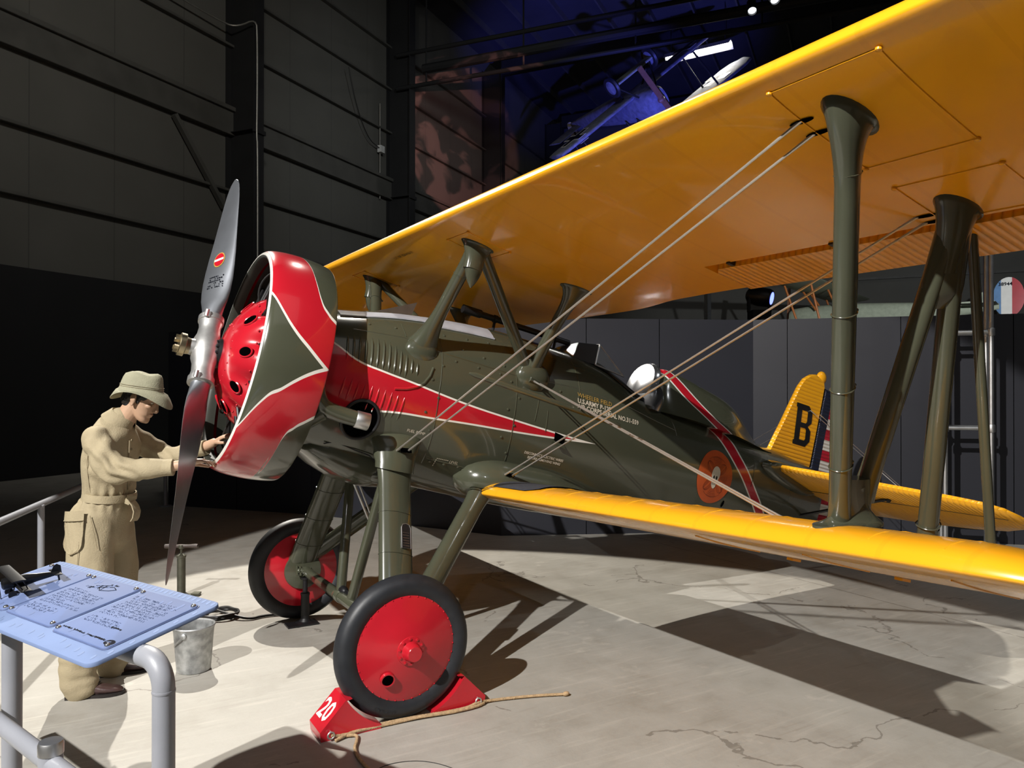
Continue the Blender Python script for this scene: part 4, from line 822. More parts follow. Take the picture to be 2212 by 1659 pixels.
# wheels
for s in (-1, 1):
    wc = tob((0.03, s * .99, .368)); o_ = V3((0, s, 0)); mb = MB()
    pr = [(.250, -.035), (.270, -.05), (.300, -.062), (.330, -.058), (.352, -.042), (.364, -.018), (.368, 0), (.364, .018), (.352, .042), (.330, .058), (.300, .062), (.270, .05), (.250, .035)]
    Q = chaikin([(a, b, 0) for a, b in pr], 2); mb.lathe([(p.x, p.y) for p in Q], wc, o_, 96); wh = part('wheel', mb, 'tire', 60, None, 'black smooth tire with red disc hub')
    mb = MB(); mb.lathe([(.272, .030), (.272, .044), (.255, .050), (.250, .052), (.246, .053), (.15, .085), (.05, .105), (.0005, .107)], wc, o_, 96); mb.lathe([(.272, -.030), (.272, -.044), (.25, -.052), (.15, -.075), (.05, -.085), (.0005, -.086)], wc, o_, 72); 
    for k in range(36): a = 2 * PI * k / 36; mb.ball(wc + V3((.262 * math.cos(a), s * .048, .262 * math.sin(a))), .0045, 4)
    for k in range(10): a = 2 * PI * k / 10; mb.lathe([(.008, 0), (.008, .012), (.003, .014)], wc + V3((.062 * math.cos(a), s * .100, .062 * math.sin(a))), o_, 8)
    hd = part('wheel_disc', mb, 'red', 40, wh, 'red domed wheel disc')
    mb = MB(); mb.lathe([(.075, .096), (.072, .106), (.05, .11), (.046, .116), (.042, .155), (.036, .162), (.0005, .163)], wc, o_, 32); part('hub_cap', mb, 'red', 35, wh)
    vp = wc + V3((-.085, s * .090, -.152)); mb = MB(); mb.lathe([(.027, .004), (.0005, .005)], vp, V3((-.1, s, -.25)), 20); part('valve_hole', mb, 'void', 40, wh)
    mb = MB(); mb.lathe([(.026, -.01), (.03, .006), (.036, .006), (.038, -.01)], vp, V3((-.1, s, -.25)), 24, closed_prof=True); part('valve_rim', mb, 'red', 40, wh)
    mb = MB(); mb.lathe([(.135, -.088), (.13, -.10), (.05, -.12), (.0005, -.121)], wc, o_, 48); 
    for k in range(5): mb.ball(wc + V3((-.04 + .02 * k, -s * .13, .02 * math.sin(3 * k))), .02, 6); mb.tube([wc + V3((-.06 + .025 * k, -s * .12, .03)), wc + V3((-.05 + .025 * k, -s * .15, -.03))], .008, 6)
    part('brake_drum', mb, 'olive', 35, wh)
    if s == -1:
        mb = MB(); D2 = math.degrees
        def ring_text(sx, ang0, rad, size):
            def fn(u, v):
                a = ang0 + u / rad; r = rad + v; yy = -.062 if True else 0; prof = .062 * math.sqrt(max(0, 1 - ((r - .300) / .068) ** 2)); return wc + V3((r * math.cos(a), -(prof + .001), r * math.sin(a)))
            text_mb(mb, sx, size, fn)
        ring_text('AIRPLANE', math.radians(-122), .318, -.030) if False else None
        def bt(sx, amid, rad, size):
            cu = len(sx) * size * .62; a0 = amid - cu / 2 / rad
            text_mb(mb, sx, size, lambda u, v: wc + V3(((rad - v) * math.cos(a0 + u / rad), -(.062 * math.sqrt(max(0, 1 - ((rad - v - .300) / .068) ** 2)) + .0012), (rad - v) * math.sin(a0 + u / rad))))
        bt('AIRPLANE', math.radians(-98), .330, .030); bt('30X5', math.radians(-52), .330, .032)
        part('raised_lettering', mb, 'tire', 0, wh, fix=False)

# tail
def plate(mb, pts, th, nrm='y', c=0.0, inset=.05, lift=None):
    n = len(pts); cx = sum(p[0] for p in pts) / n; cy = sum(p[1] for p in pts) / n
    ins = [(lerp(p[0], cx, inset), lerp(p[1], cy, inset)) for p in pts]
    def mk(p, h): return V3((p[0], c + h, p[1])) if nrm == 'y' else V3((p[0], p[1], lift(p[0]) + h))
    rings = [[mk(p, -th / 2) for p in ins], [mk(p, -th / 4) for p in [(lerp(a[0], b[0], .3), lerp(a[1], b[1], .3)) for a, b in zip(pts, ins)]], [mk(p, 0) for p in pts], [mk(p, th / 4) for p in [(lerp(a[0], b[0], .3), lerp(a[1], b[1], .3)) for a, b in zip(pts, ins)]], [mk(p, th / 2) for p in ins]]
    mb.loft(rings)
mb = MB(); plate(mb, [(4.68, .28), (4.76, .48), (4.832, .651), (4.91, .85), (4.972, 1.0), (5.02, 1.075), (5.09, 1.125), (5.18, 1.15), (5.29, 1.12), (5.312, 1.065), (5.305, .9), (5.29, .6), (5.27, .28)], .05, inset=.06); fin = part('fin', mb, 'corr_fin', 40, None, 'yellow corrugated fin with a black B')
mb = MB(); mb.lathe([(.0005, -.03), (.03, -.028), (.058, -.012), (.062, 0), (.058, .012), (.03, .028), (.0005, .03)], (5.265, 0, 1.135), (0, 1, 0), 28); part('rudder_horn', mb, 'yellow', 50, fin)
def bq(u, v): return V3((lerp(4.955, 5.18, u) + .02 * (1 - v), -.030, lerp(.462, .835, v) - .0 + .0 * u + (.0 if True else 0)))
mb = MB()
def bpoly(pts): mb.add([bq(*p) for p in pts] , [tuple(range(len(pts)))])
bpoly([(0.06, 0), (.36, 0), (.36, 1), (.06, 1)]); bpoly([(0, 0), (.06, 0), (.06, .1), (0, .1)]); bpoly([(0, .9), (.06, .9), (.06, 1), (0, 1)])
bpoly([(.36, .86), (.66, .86), (.76, 1), (.36, 1)]); bpoly([(.36, .44), (.66, .44), (.80, .5), (.66, .56), (.36, .56)]); bpoly([(.36, 0), (.76, 0), (.66, .14), (.36, .14)])
bpoly([(.66, .86), (.72, .82), (1.0, .85), (.76, 1)]); bpoly([(.72, .60), (1.0, .60), (1.0, .85), (.72, .82)]); bpoly([(.66, .56), (.80, .5), (1.0, .60), (.72, .60)])
bpoly([(.66, .44), (.72, .40), (1.0, .40), (.80, .5)]); bpoly([(.72, .18), (1.0, .15), (1.0, .40), (.72, .40)]); bpoly([(.66, .14), (.76, 0), (1.0, .15), (.72, .18)])
part('letter', mb, 'black', 0, fin, fix=False)
mb = MB(); plate(mb, [(5.285, .20), (5.30, .5), (5.318, .9), (5.33, 1.05), (5.40, 1.045), (5.47, 1.0), (5.53, .92), (5.60, .75), (5.69, .45), (5.74, .2), (5.74, 0), (5.68, -.14), (5.58, -.23), (5.45, -.25), (5.38, -.2), (5.33, 0)], .04, inset=.05); part('rudder', mb, 'rudder', 40, None, 'rudder with navy band and red and white stripes')
lift = lambda x: .185 - .165 * (x - 4.6)
for s in (-1, 1):
    OL = [(4.52, .08), (4.62, .5), (4.77, 1.06), (4.90, 1.55), (4.97, 1.74), (5.08, 1.85), (5.25, 1.89), (5.42, 1.83), (5.55, 1.66), (5.65, 1.35), (5.72, .9), (5.74, .35), (5.66, .10), (5.3, .06)]
    mb = MB(); plate(mb, [(x, s * y) for x, y in OL], .055, 'z', 0, .05, lift); st = part('tailplane', mb, 'corr_stab', 40, None, 'yellow corrugated tailplane')
    mb = MB(); mb.tube([(5.13, s * .08, lift(5.13) + .029), (5.18, s * 1.80, lift(5.18) + .027)], .004, 5); mb.tube([(5.13, s * .08, lift(5.13) - .029), (5.18, s * 1.80, lift(5.18) - .027)], .004, 5); part('elevator_hinge_line', mb, 'black', 40, st)
    mb = MB(); mb.tube([(5.15, s * .08, -.16), (5.05, s * .95, lift(5.05) - .03)], .014, 10); mb.ball((5.05, s * .97, lift(5.05) - .035), .02, 6); part('tailplane_brace', mb, 'black', 40)
    for x_, b_ in ((5.06, (5.15, s * .03, .80)), (5.16, (5.29, s * .03, .79))): 
        mb = MB(); a_ = V3((x_ + .02, s * 1.10, lift(x_) + .03)); mb.tube([a_, vl(a_, b_, .06), vl(a_, b_, .94), b_], [.006, .003, .003, .006], 6); part('tail_wire', mb, 'alu_dull', 40)
mb = MB(); mb.tube([(5.2, 0, -.24), (5.32, 0, -.45)], .03, 10); part('tail_wheel_strut', mb, 'olive')
tw = tob((5.03, 0, .10)); mb = MB(); mb.lathe([(.03, -.03), (.08, -.035), (.098, 0), (.08, .035), (.03, .03)], tw, (0, 1, 0), 28); mb.tube([tw, (5.32, 0, -.45)], .02, 8); part('tail_wheel', mb, 'tire')

# ------------------------------------------------------------------ hall
def struct(o): o['kind'] = 'structure'; return o
mb = MB(); mb.add([(-40, -40, 0), (60, -40, 0), (60, 60, 0), (-40, 60, 0)], [(0, 1, 2, 3)]); struct(mb.build('floor', 'floor', smooth=0))
WA = math.radians(35.4); WM = Matrix.Translation((2.462, 15.568, 0)) @ Matrix.Rotation(WA, 4, 'Z')
def wl(x, y, z): return WM @ V3((x, y, z))
CEIL = 15.5
mb = MB(); mb.box((0, .1, CEIL / 2), (45.1, .2, CEIL)); wall = struct(mb.build('wall_left', 'wall', matrix=WM, smooth=0))
def girt(z, h, d, x0=-22, x1=22.4):
    mb = MB(); mb.box(((x0 + x1) / 2, -d / 2, z), (x1 - x0, d, .012)); mb.box(((x0 + x1) / 2, -d, z + h / 2), (x1 - x0, .012, h)); mb.box(((x0 + x1) / 2, -d / 2, z + h), (x1 - x0, d, .012)); return mb.build('girt', 'girt', wall, 0)
for z, h, d in ((5.25, .05, .13), (6.55, .05, .13), (7.95, .05, .16), (8.55, .09, .18), (10.15, .05, .13), (11.6, .05, .13), (13.0, .05, .13)): girt(z, h, d)
mb = MB(); mb.box((.2, -.10, 8.25), (44.4, .02, .6)); mb.build('girt_web', 'girt', wall, 0)
mb = MB(); mb.box((.2, -.06, 1.965), (44.4, .12, 3.93)); struct(mb.build('trim_1', 'wainscot', matrix=WM, smooth=0))
mb = MB(); mb.box((22.6, -22.5, CEIL / 2), (.2, 45.4, CEIL)); ew = struct(mb.build('wall_end', 'wall', matrix=WM, smooth=0))
for z in (6.5, 8.2, 9.8, 11.4, 13.0): 
    mb = MB(); mb.box((22.42, -22, z), (.16, 44, .1)); mb.build('girt', 'girt', ew, 0)
mb = MB(); mb.box((0, -22.5, CEIL + .1), (45.4, 45.4, .2)); ceil = struct(mb.build('ceiling', 'ceiling', matrix=WM, smooth=0))
for y in [-1.4 - 1.5 * i for i in range(26)]:
    mb = MB(); mb.box((0, y, CEIL - .12), (45, .06, .24)); mb.build('purlin', 'girt', ceil, 0)
for i, x in enumerate((-7.6, -.37, 6.76, 13.9, 21.0)):
    mb = MB(); h = CEIL - .6
    mb.box((x, -.9, h / 2), (.34, .03, h)); mb.box((x, -.02, h / 2), (.34, .03, h)); mb.box((x, -.46, h / 2), (.02, .86, h)); 
    mb.box((x, -.46, 8.0), (.32, .86, .02)); mb.box((x + .0, -.93, 7.95), (.40, .06, .10))
    o = mb.build('steel_column', 'column', matrix=WM, smooth=0)
    if i == 0: tag(o, 'black steel wall column, the one nearest the camera side of the hall', 'column', 'black steel wall columns')
    tag(o, ['black steel wall column beyond the left edge of the photo', 'black steel wall column right behind the propeller tip, with a conduit running down it', 'black steel wall column between the plain grey bay and the red-lit bay', 'black steel wall column between the red-lit bay and the blue-lit corner', 'black steel wall column deep in the blue-lit corner behind the hanging biplane'][i], 'column', 'black steel wall columns')
    mb = MB(); mb.bar((x, -.9, h), (x, -40, h + .2), .3, .55); mb.build('rafter', 'column', ceil, 0)
mb = MB(); mb.bar((-.7, -.12, 6.1), (-2.2, -.12, 7.9), .12, .10); tag(mb.build('knee_brace', 'girt', matrix=WM, smooth=0), 'short dark diagonal brace under the wide wall beam left of the column', 'brace')
# conduit down the first column, junction box with its conduit and cable
mb = MB(); mb.tube([wl(x, y, z) for x, y, z in chaikin([(-3.5, -.28, 10.55), (-.9, -.28, 10.5), (-.62, -.5, 10.5), (-.56, -1.0, 10.62), (-.52, -1.0, 10.2), (-.52, -1.0, 8.6), (-.54, -1.0, 7.8), (-.50, -1.0, 7.55), (-.50, -1.0, 3.0), (-.50, -1.0, .3)], 2)], .022, 8)
tag(mb.build('conduit', 'conduit'), 'thin metal conduit bent over and running down the black column behind the propeller', 'conduit')
jb = thing('junction_box', wl(6.1, -.03, 9.45), 'small white junction box with a conduit and a drooping cable on the grey wall', 'junction box', WA)
mb = MB(); mb.box((0, -.10, 0), (.22, .14, .22)); mb.build('box', 'plasticw', jb, 0)
mb = MB(); mb.tube([(0, -.06, .1), (0, -.06, 1.5)], .022, 8); mb.tube([(0, -.06, -.1), (0, -.06, -1.6)], .018, 8); mb.build('conduit', 'conduit', jb)
mb = MB(); mb.tube(chaikin([(-.1, -.1, .02), (-.8, -.15, .1), (-1.5, -.2, .9), (-2.0, -.28, 1.9)], 3), .016, 6); mb.build('cable', 'rubberhose', jb)
# suspended pipe rack
rk = thing('ceiling_rack', (8.684, 18.255, 12.3), 'dark pipe rack of three rails hanging from the roof in the far corner', 'pipe rack')
D = V3((13.495, 11.823, 0)) - V3((8.684, 18.255, 0)); D.normalize()
for dz, r, k0 in ((.35, .07, -1.0), (-.25, .15, 0), (-.75, .07, -1.0)):
    mb = MB(); a = D * k0 + V3((0, 0, dz)); mb.tube([a, a + D * 22], r, 10); mb.build('rail', 'column', rk)
for k in (.1, 3.5, 7, 10.5): 
    mb = MB(); mb.tube([D * k + V3((0, 0, -.8)), D * k + V3((0, 0, 3.2))], .03, 6); mb.build('hanger', 'column', rk)
# partition around the exhibit
PT = [(-.142, 7.378), (1.4, 5.541), (2.868, 2.959), (5.575, 1.689), (7.738, -.629), (10.5, -4.5)]
mb = MB(); off = []
for i, p in enumerate(PT):
    a = V3(PT[max(0, i - 1)] + (0,)); b = V3(PT[min(len(PT) - 1, i + 1)] + (0,)); d = (b - a).normalized(); n = V3((-d.y, d.x, 0)); off.append(V3(p + (0,)) + n * .10)
R = [[V3((p[0], p[1], 0)), V3((p[0], p[1], 2.5)), V3((q.x, q.y, 2.5)), V3((q.x, q.y, 0))] for p, q in zip(PT, off)]
mb.loft(R); part_o = struct(mb.build('wall_back', 'partition', smooth=0))
for (a, b, f) in ((0, 1, .5), (2, 3, .33), (2, 3, .62), (3, 4, .12), (3, 4, .5), (3, 4, .85), (1, 2, .5)):
    p = vl(PT[a] + (0,), PT[b] + (0,), f); d = (V3(PT[b] + (0,)) - V3(PT[a] + (0,))).normalized(); n = V3((d.y, -d.x, 0)); mb = MB(); mb.bar(p + n * .001, p + n * .001 + V3((0, 0, 2.5)), .006, .004, up=n); mb.build('panel_joint', 'void', part_o, 0)
# metal post behind the partition
def at_depth(px, py, d): pass
o = MB(); o.bar((10.12, 7.01, 0), (10.12, 7.01, 4.2), .1, .1, up=(1, 0, 0)); tag(o.build('metal_post', 'alu_dull', smooth=0), 'plain grey metal post rising behind the partition under the upper wing', 'post')

# fluorescent fixture
fl = thing('fluorescent_light', (18.505, 15.944, 13.92), 'lit fluorescent tube fixture with white hood hanging above the yellow wing', 'ceiling light', math.radians(-62))
mb = MB(); mb.loft([[V3((x, -.30, -.06)), V3((x, -.10, .16)), V3((x, .10, .16)), V3((x, .30, -.06)), V3((x, .08, .12)), V3((x, -.08, .12))] for x in (-1.22, 1.22)]); mb.build('hood', 'plasticw', fl, 0)
for y in (-.08, .08): mb = MB(); mb.tube([(-1.18, y, -.02), (1.18, y, -.02)], .055, 12); mb.build('tube', 'tube', fl)
for x in (-1, 1): mb = MB(); mb.tube([(x, 0, .1), (x, 0, 1.7)], .012, 6); mb.build('hanger', 'column', fl)
l = bpy.data.lights.new('fluorescent_lamp', 'AREA'); l.shape = 'RECTANGLE'; l.size = 2.3; l.size_y = .25; l.energy = 60; l.color = (1, .95, .85); lo = bpy.data.objects.new('fluorescent_lamp', l); COL.objects.link(lo); lo.location = (18.505, 15.944, 13.80); lo.rotation_euler = (0, 0, math.radians(-62))

def track_spot(loc, tgt, label, r=.085):
    t = thing('track_spotlight', loc, label, 'spotlight', 0, 'small black spotlights under the roof')
    d = (V3(tgt) - V3(loc)).normalized(); mb = MB(); mb.lathe([(r * .7, -.34), (r, -.30), (r, 0), (r * .92, 0), (r * .9, -.05), (.0005, -.06)], (0, 0, 0), d, 20); mb.build('can', 'black', t)
    mb = MB(); mb.lathe([(r * .86, -.045), (.0005, -.044)], (0, 0, 0), d, 20); mb.build('lens', 'lens', t)
    mb = MB(); mb.tube([d * -.18, d * -.18 + V3((0, 0, .5)), d * -.18 + V3((0, 0, CEIL - loc[2] - .02))], .014, 6); mb.build('stem', 'black', t)
track_spot((9.356, 5.113, 8.55), (6, 1.5, 2), 'small black spotlight at the top edge of the photo, left one of the pair')
track_spot((8.917, 4.213, 8.25), (5.5, -1.5, 1), 'small black spotlight at the top edge of the photo, right one of the pair')
ms = thing('stage_light', (7.124, 2.975, 2.5), 'dark moving stage light with blue lenses just above the partition edge', 'stage light', math.radians(-120))
mb = MB(); mb.tube([(0, 0, -2.5), (0, 0, .18)], .025, 10); mb.build('pole', 'black', ms)
mb = MB(); mb.box((0, 0, .24), (.26, .26, .12)); mb.build('base', 'black', ms, 0)
mb = MB(); mb.box((0, .15, .42), (.08, .03, .28)); mb.box((0, -.15, .42), (.08, .03, .28)); mb.build('yoke', 'black', ms, 0)
mb = MB(); mb.lathe([(.06, -.18), (.12, -.14), (.14, 0), (.13, .14), (.11, .18)], (0, 0, .50), (.55, .8, -.2), 20); mb.build('head', 'black', ms)
mb = MB(); mb.lathe([(.09, .183), (.0005, .184)], (0, 0, .50), (.55, .8, -.2), 20); mb.build('lens', 'bluelens', ms)

# ladder-like pipe scaffold
la = thing('pipe_scaffold', (6.58, -.26, 0), 'silver pipe scaffold ladder standing behind the outer wing struts', 'scaffold')
def lp(x, y): return V3((x - 6.58, y + .26, 0))
fr = [lp(6.43, -.10), lp(6.72, -.41)]; bk = [lp(6.60, .04), lp(6.89, -.27)]
for p in fr + bk: mb = MB(); mb.tube([p, p + V3((0, 0, 3.4))], .026, 14); mb.build('upright', 'alu_dull', la)
for z in (.36, 1.28, 2.27, 3.2):
    for a, b in ((fr[0], fr[1]), (bk[0], bk[1])): 
        mb = MB(); mb.tube([a + V3((0, 0, z)), b + V3((0, 0, z))], .022, 12); rg = mb.build('rung', 'alu_dull', la)
        for p in (a, b): mb = MB(); mb.lathe([(.034, -.04), (.037, -.03), (.037, .03), (.034, .04)], p + V3((0, 0, z)), (0, 0, 1), 16); mb.build('clamp', 'alu_dull', rg)

# ------------------------------------------------------------------ props on the floor
def chock(loc, flip, label):
    t = thing('wheel_chock', loc, label, 'wheel chock', 0, None); s = -1 if flip else 1
    # profile in x,z; wheel axis relative to the chock centre
    wx = .03 - loc[0]; prof = [(-.145 * s, 0), (-.15 * s, .045), (-.02 * s, .178), (.012 * s, .178)]
    for k in range(9):
        z = .172 - .150 * k / 8; dx = math.sqrt(max(0, .374 ** 2 - (.368 - z) ** 2)); x = wx - s * dx; prof.append((x - .002 * s, z))
    prof.append((prof[-1][0] - .0 * s, 0)); prof = [(min(.16, max(-.16, x)), z) for x, z in prof]
    mb = MB(); mb.loft([[V3((x, y, z)) for x, z in prof] for y in (-.088, -.083, .083, .088)]); mb.build('body', 'red', t, 20)
    mb = MB(); ex = -.10 * s
    mb.tube([V3((ex + .016 * math.cos(a), -.104, .03 + .016 * math.sin(a))) for a in [2 * PI * i / 16 for i in range(16)]], .0045, 6, closed=True); mb.tube([(ex, -.085, .045), (ex, -.104, .045)], .004, 6); mb.build('eye_ring', 'steel', t)
    mb = MB(); a = V3((-.15 * s, 0, .045)); b = V3((-.02 * s, 0, .178)); d = (b - a).normalized(); nn = V3((-d.z * s, 0, d.x * s)) if True else None
    nn = V3((-d.z, 0, d.x)) * (1 if (-d.z * -s) > 0 else -1); nn = nn if nn.z > 0 else -nn
    ys = 1 if not flip else -1
    text_mb(mb, '20', .135, lambda u, v: a + d * (.045 + v * 1.05) + V3((0, ys * (.078 - u * .98), 0)) + nn * .0015, bold=.003); mb.build('number', 'white', t, 0, fix=False)
    return t
chock((-.275, -.975, 0), False, 'red wooden wheel chock with a white 20 in front of the near tire')
chock((.325, -.975, 0), True, 'red wooden wheel chock wedged behind the near tire, its number facing away')
def rope_mb(mb, path, r):
    P = chaikin(path, 3); mb.tube(P, r, 8)
    # twisted strands
    L = 0; pts = [[], [], []]
    for i, p in enumerate(P):
        if i: L += (P[i] - P[i - 1]).length
    Q = []; acc = 0
    for a, b in zip(P, P[1:]):
        n = max(1, int((b - a).length / .006))
        for k in range(n): Q.append(vl(a, b, k / n))
    for st in range(3):
        pp = []
        for i, p in enumerate(Q):
            t = (Q[min(i + 1, len(Q) - 1)] - Q[max(0, i - 1)]).normalized(); u = t.cross(V3((0, 0, 1))).normalized(); v = u.cross(t); a = i * .006 / .03 * 2 * PI / 1.0 + st * 2 * PI / 3
            pp.append(p + (u * math.cos(a) + v * math.sin(a)) * r * .62)
        mb.tube(pp, r * .55, 5)
mb = MB(); z = .0115
rope_mb(mb, [(-.372, -1.076, .03), (-.33, -1.07, .014), (-.25, -1.05, z), (-.1, -1.035, z), (.08, -1.05, z), (.22, -1.075, z), (.36, -1.085, z), (.42, -1.079, .025), (.5, -1.06, z), (.6, -1.085, z), (.75, -1.13, z), (.90, -1.195, z)], .0075)
rope_mb(mb, [(-.36, -1.10, z), (-.28, -1.07, .02), (-.16, -1.055, z), (0, -1.06, z), (.1, -1.07, .016), (.25, -1.095, z), (.4, -1.10, .014), (.46, -1.075, z)], .0075)
rope_mb(mb, [(-.30, -1.08, .014), (-.25, -1.09, z), (-.27, -1.15, z), (-.31, -1.22, z), (-.325, -1.32, z), (-.318, -1.48, z), (-.28, -1.75, z)], .0075)
mb.ball((.905, -1.20, .014), (.022, .014, .013), 6); tag(mb.build('rope', 'rope', smooth=60), 'tan twisted rope lying on the floor beside the near tire and tied to both chocks', 'rope')
mb = MB(); mb.tube(chaikin([(-.36, -1.5, .002), (-.25, -1.42, .002), (-.1, -1.45, .002), (0.0, -1.56, .002), (.06, -1.75, .002)], 3), .0015, 5); tag(mb.build('thin_wire', 'black'), 'thin dark curled wire lying on the floor at the bottom of the photo', 'wire')
# bucket
bu = thing('bucket', (-.80, .27, 0), 'dented galvanised bucket standing on the floor between the plaque and the man', 'bucket')
mb = MB(); mb.lathe([(.0005, .02), (.088, .02), (.092, 0), (.097, .005), (.099, .03), (.115, .24), (.121, .262), (.125, .268), (.121, .274), (.113, .268), (.111, .24), (.090, .03), (.0005, .026)], (0, 0, 0), (0, 0, 1), 40); mb.build('pail', 'zinc', bu, 40)
for a in (-2.2, .94): mb = MB(); p = V3((.121 * math.cos(a), .121 * math.sin(a), .235)); q = V3((math.cos(a), math.sin(a), 0)); mb.lathe([(.018, 0), (.016, .008), (.008, .012)], p - q * .004, q, 12); mb.build('handle_lug', 'zinc', bu)
mb = MB(); P = []
for i in range(25):
    a = PI * i / 24; e = V3((.128 * math.cos(-2.2), .128 * math.sin(-2.2), 0)); s_ = V3((-e.y, e.x, 0)); tlt = -.75; P.append(V3((0, 0, .235)) + e * math.cos(a) + (s_ * -1 * math.cos(tlt) + V3((0, 0, .128 * math.sin(tlt)))) * math.sin(a) * 1.06)
mb.tube(P, .004, 6); mb.build('bail_handle', 'steel', bu)
# tire pump
pu = thing('tire_pump', (-.64, 2.08, 0), 'old hand tire pump with T handle standing behind the propeller tip', 'tire pump', -.5)
mb = MB(); mb.lathe([(.034, .01), (.036, .02), (.033, .03), (.033, .31), (.037, .315), (.037, .33), (.012, .345)], (0, 0, 0), (0, 0, 1), 24); mb.build('barrel', 'pump', pu)
mb = MB(); mb.lathe([(.009, .34), (.009, .40)], (0, 0, 0), (0, 0, 1), 12); mb.lathe([(.02, .385), (.024, .40), (.02, .415)], (0, 0, 0), (0, 0, 1), 16); mb.build('plunger_rod', 'pump', pu)
mb = MB(); mb.lathe([(.010, -.135), (.017, -.132), (.018, -.1), (.014, -.07), (.013, -.03), (.016, 0), (.013, .03), (.014, .07), (.018, .1), (.017, .132), (.010, .135)], (0, 0, .405), (1, 0, 0), 16); mb.build('handle', 'pumpwood', pu)
mb = MB(); mb.box((0, 0, .008), (.30, .05, .014)); mb.box((.12, 0, .02), (.06, .07, .012)); mb.build('foot_plate', 'pump', pu, 0)
mb = MB(); P = [(-.615, 2.03, .03), (-.58, 1.85, .012), (-.52, 1.6, .012)]
for i in range(60):
    a = 2.2 + i * 2 * PI / 20; r = .125 + .012 * math.sin(i * .9); P.append((-.47 + r * math.cos(a), 1.30 + r * math.sin(a) * .9, .012 + .006 * (i / 12) + .004 * math.sin(i * 1.7)))
P += [(-.40, 1.20, .03), (-.30, 1.10, .012), (-.2, 1.14, .012), (-.08, 1.12, .012), (.03, 1.06, .012)]
mb.tube(chaikin(P, 2), .010, 8); tag(mb.build('rubber_hose', 'rubberhose'), 'black rubber air hose coiled on the floor beside the far wheel', 'hose')
# jack under the axle
jk = thing('screw_jack', (0.03, .84, 0), 'black screw jack on a flat base under the axle at the far wheel', 'jack')
mb = MB(); mb.lathe([(.07, 0), (.07, .012), (.045, .02), (.03, .04), (.030, .20), (.033, .205), (.033, .22)], (0, 0, 0), (0, 0, 1), 24); mb.build('body', 'black', jk)
mb = MB(); mb.lathe([(.017, .21), (.017, .315), (.028, .318), (.028, .330)], (0, 0, 0), (0, 0, 1), 18); mb.build('screw', 'darkmetal', jk)
mb = MB(); mb.box((-.03, -.02, .006), (.22, .12, .012)); mb.build('base_plate', 'black', jk, 0)

# ------------------------------------------------------------------ tactile plaque in front
Ru = V3((.419, -.908, 0)).normalized(); Rn = V3((-.161, -.074, .984)).normalized(); Rv = Rn.cross(Ru).normalized(); R0 = V3((-1.081, -2.279, 1.055))
PM = Matrix((( Ru.x, Rv.x, Rn.x, R0.x), (Ru.y, Rv.y, Rn.y, R0.y), (Ru.z, Rv.z, Rn.z, R0.z), (0, 0, 0, 1)))
pq = thing('information_plaque', (-1.5, -2.0, 0), 'tilted pale blue tactile information plaque on grey pipe legs in the left foreground', 'plaque')
PQM = Matrix.Translation((1.5, 2.0, 0)) @ PM
def rrect(u0, u1, v0, v1, r, n=6):
    P = []
    for cx, cy, a0 in ((u1 - r, v1 - r, 0), (u0 + r, v1 - r, 90), (u0 + r, v0 + r, 180), (u1 - r, v0 + r, 270)):
        for k in range(n + 1): a = math.radians(a0 + 90 * k / n); P.append((cx + r * math.cos(a), cy + r * math.sin(a)))
    return P
def slab(mb, P, z0, z1, bev=.0015):
    cx = sum(p[0] for p in P) / len(P); cy = sum(p[1] for p in P) / len(P); ins = [(p[0] - math.copysign(bev, p[0] - cx), p[1] - math.copysign(bev, p[1] - cy)) for p in P]
    mb.loft([[V3(p + (z0,)) for p in P], [V3(p + (z1 - bev,)) for p in P], [V3(p + (z1,)) for p in ins]])
def pp(name, mb, mats, smooth=30, parent=None, fix=True): return mb.build(name, mats, parent or pq, smooth, None if parent else PQM, fix)
def scallop(mb, u, v, s=.012, z0=0.0):
    mb.add([(u + s * .55 * math.cos(a) - .004 * math.sin(a), v + s * math.sin(a), z0 + .0004) for a in [2 * PI * i / 14 for i in range(14)]] + [(u + .002, v - .001, z0 + .0016)], [(i, (i + 1) % 14, 14) for i in range(14)])
mb = MB(); slab(mb, rrect(-.99, 0, -.397, 0, .03), -.012, 0); random.seed(11)
for i in range(40): scallop(mb, -.02 - i * .0245, -.017 + random.uniform(-.002, .002), .0115)
for i in range(14): scallop(mb, -.03 - i * .055 + random.uniform(-.02, .02), -.362 + random.uniform(-.01, .015), .011)
for v in (-.08, -.14, -.2, -.27, -.33): scallop(mb, -.018, v, .011)
pnl = pp('panel', mb, 'panel', 60)
mb = MB(); mb.tube([(-.985, -.20, .0), (-.02, -.196, .0)] , .0013, 4) if False else None
for (u0, u1, v0, v1) in ((-.957, -.668, -.327, -.038), (-.657, -.366, -.324, -.039), (-.339, -.043, -.332, -.045)):
    mb = MB(); slab(mb, rrect(u0 - .003, u1 + .003, v0 - .003, v1 + .003, .018), -.001, .0022, .0005); pp('plate_border', mb, 'groove', 30)
    mb = MB(); slab(mb, rrect(u0, u1, v0, v1, .016), 0, .006)
    for _ in range(10): scallop(mb, random.uniform(u0 + .03, u1 - .03), random.choice([v0 + .03, v1 - .03, v0 + .06, v1 - .05]) + random.uniform(-.01, .01), .011, .006)
    pl_ = pp('text_plate', mb, 'plate', 60)
    for u, v in ((u0 + .012, v0 + .014), (u1 - .012, v0 + .014), (u0 + .012, v1 - .014), (u1 - .012, v1 - .014)):
        mb = MB(); mb.lathe([(.008, .006), (.008, .0085), (.005, .012), (.0005, .013)], (u, v, 0), (0, 0, 1), 14); pp('rivet', mb, 'chrome', 40, pl_)
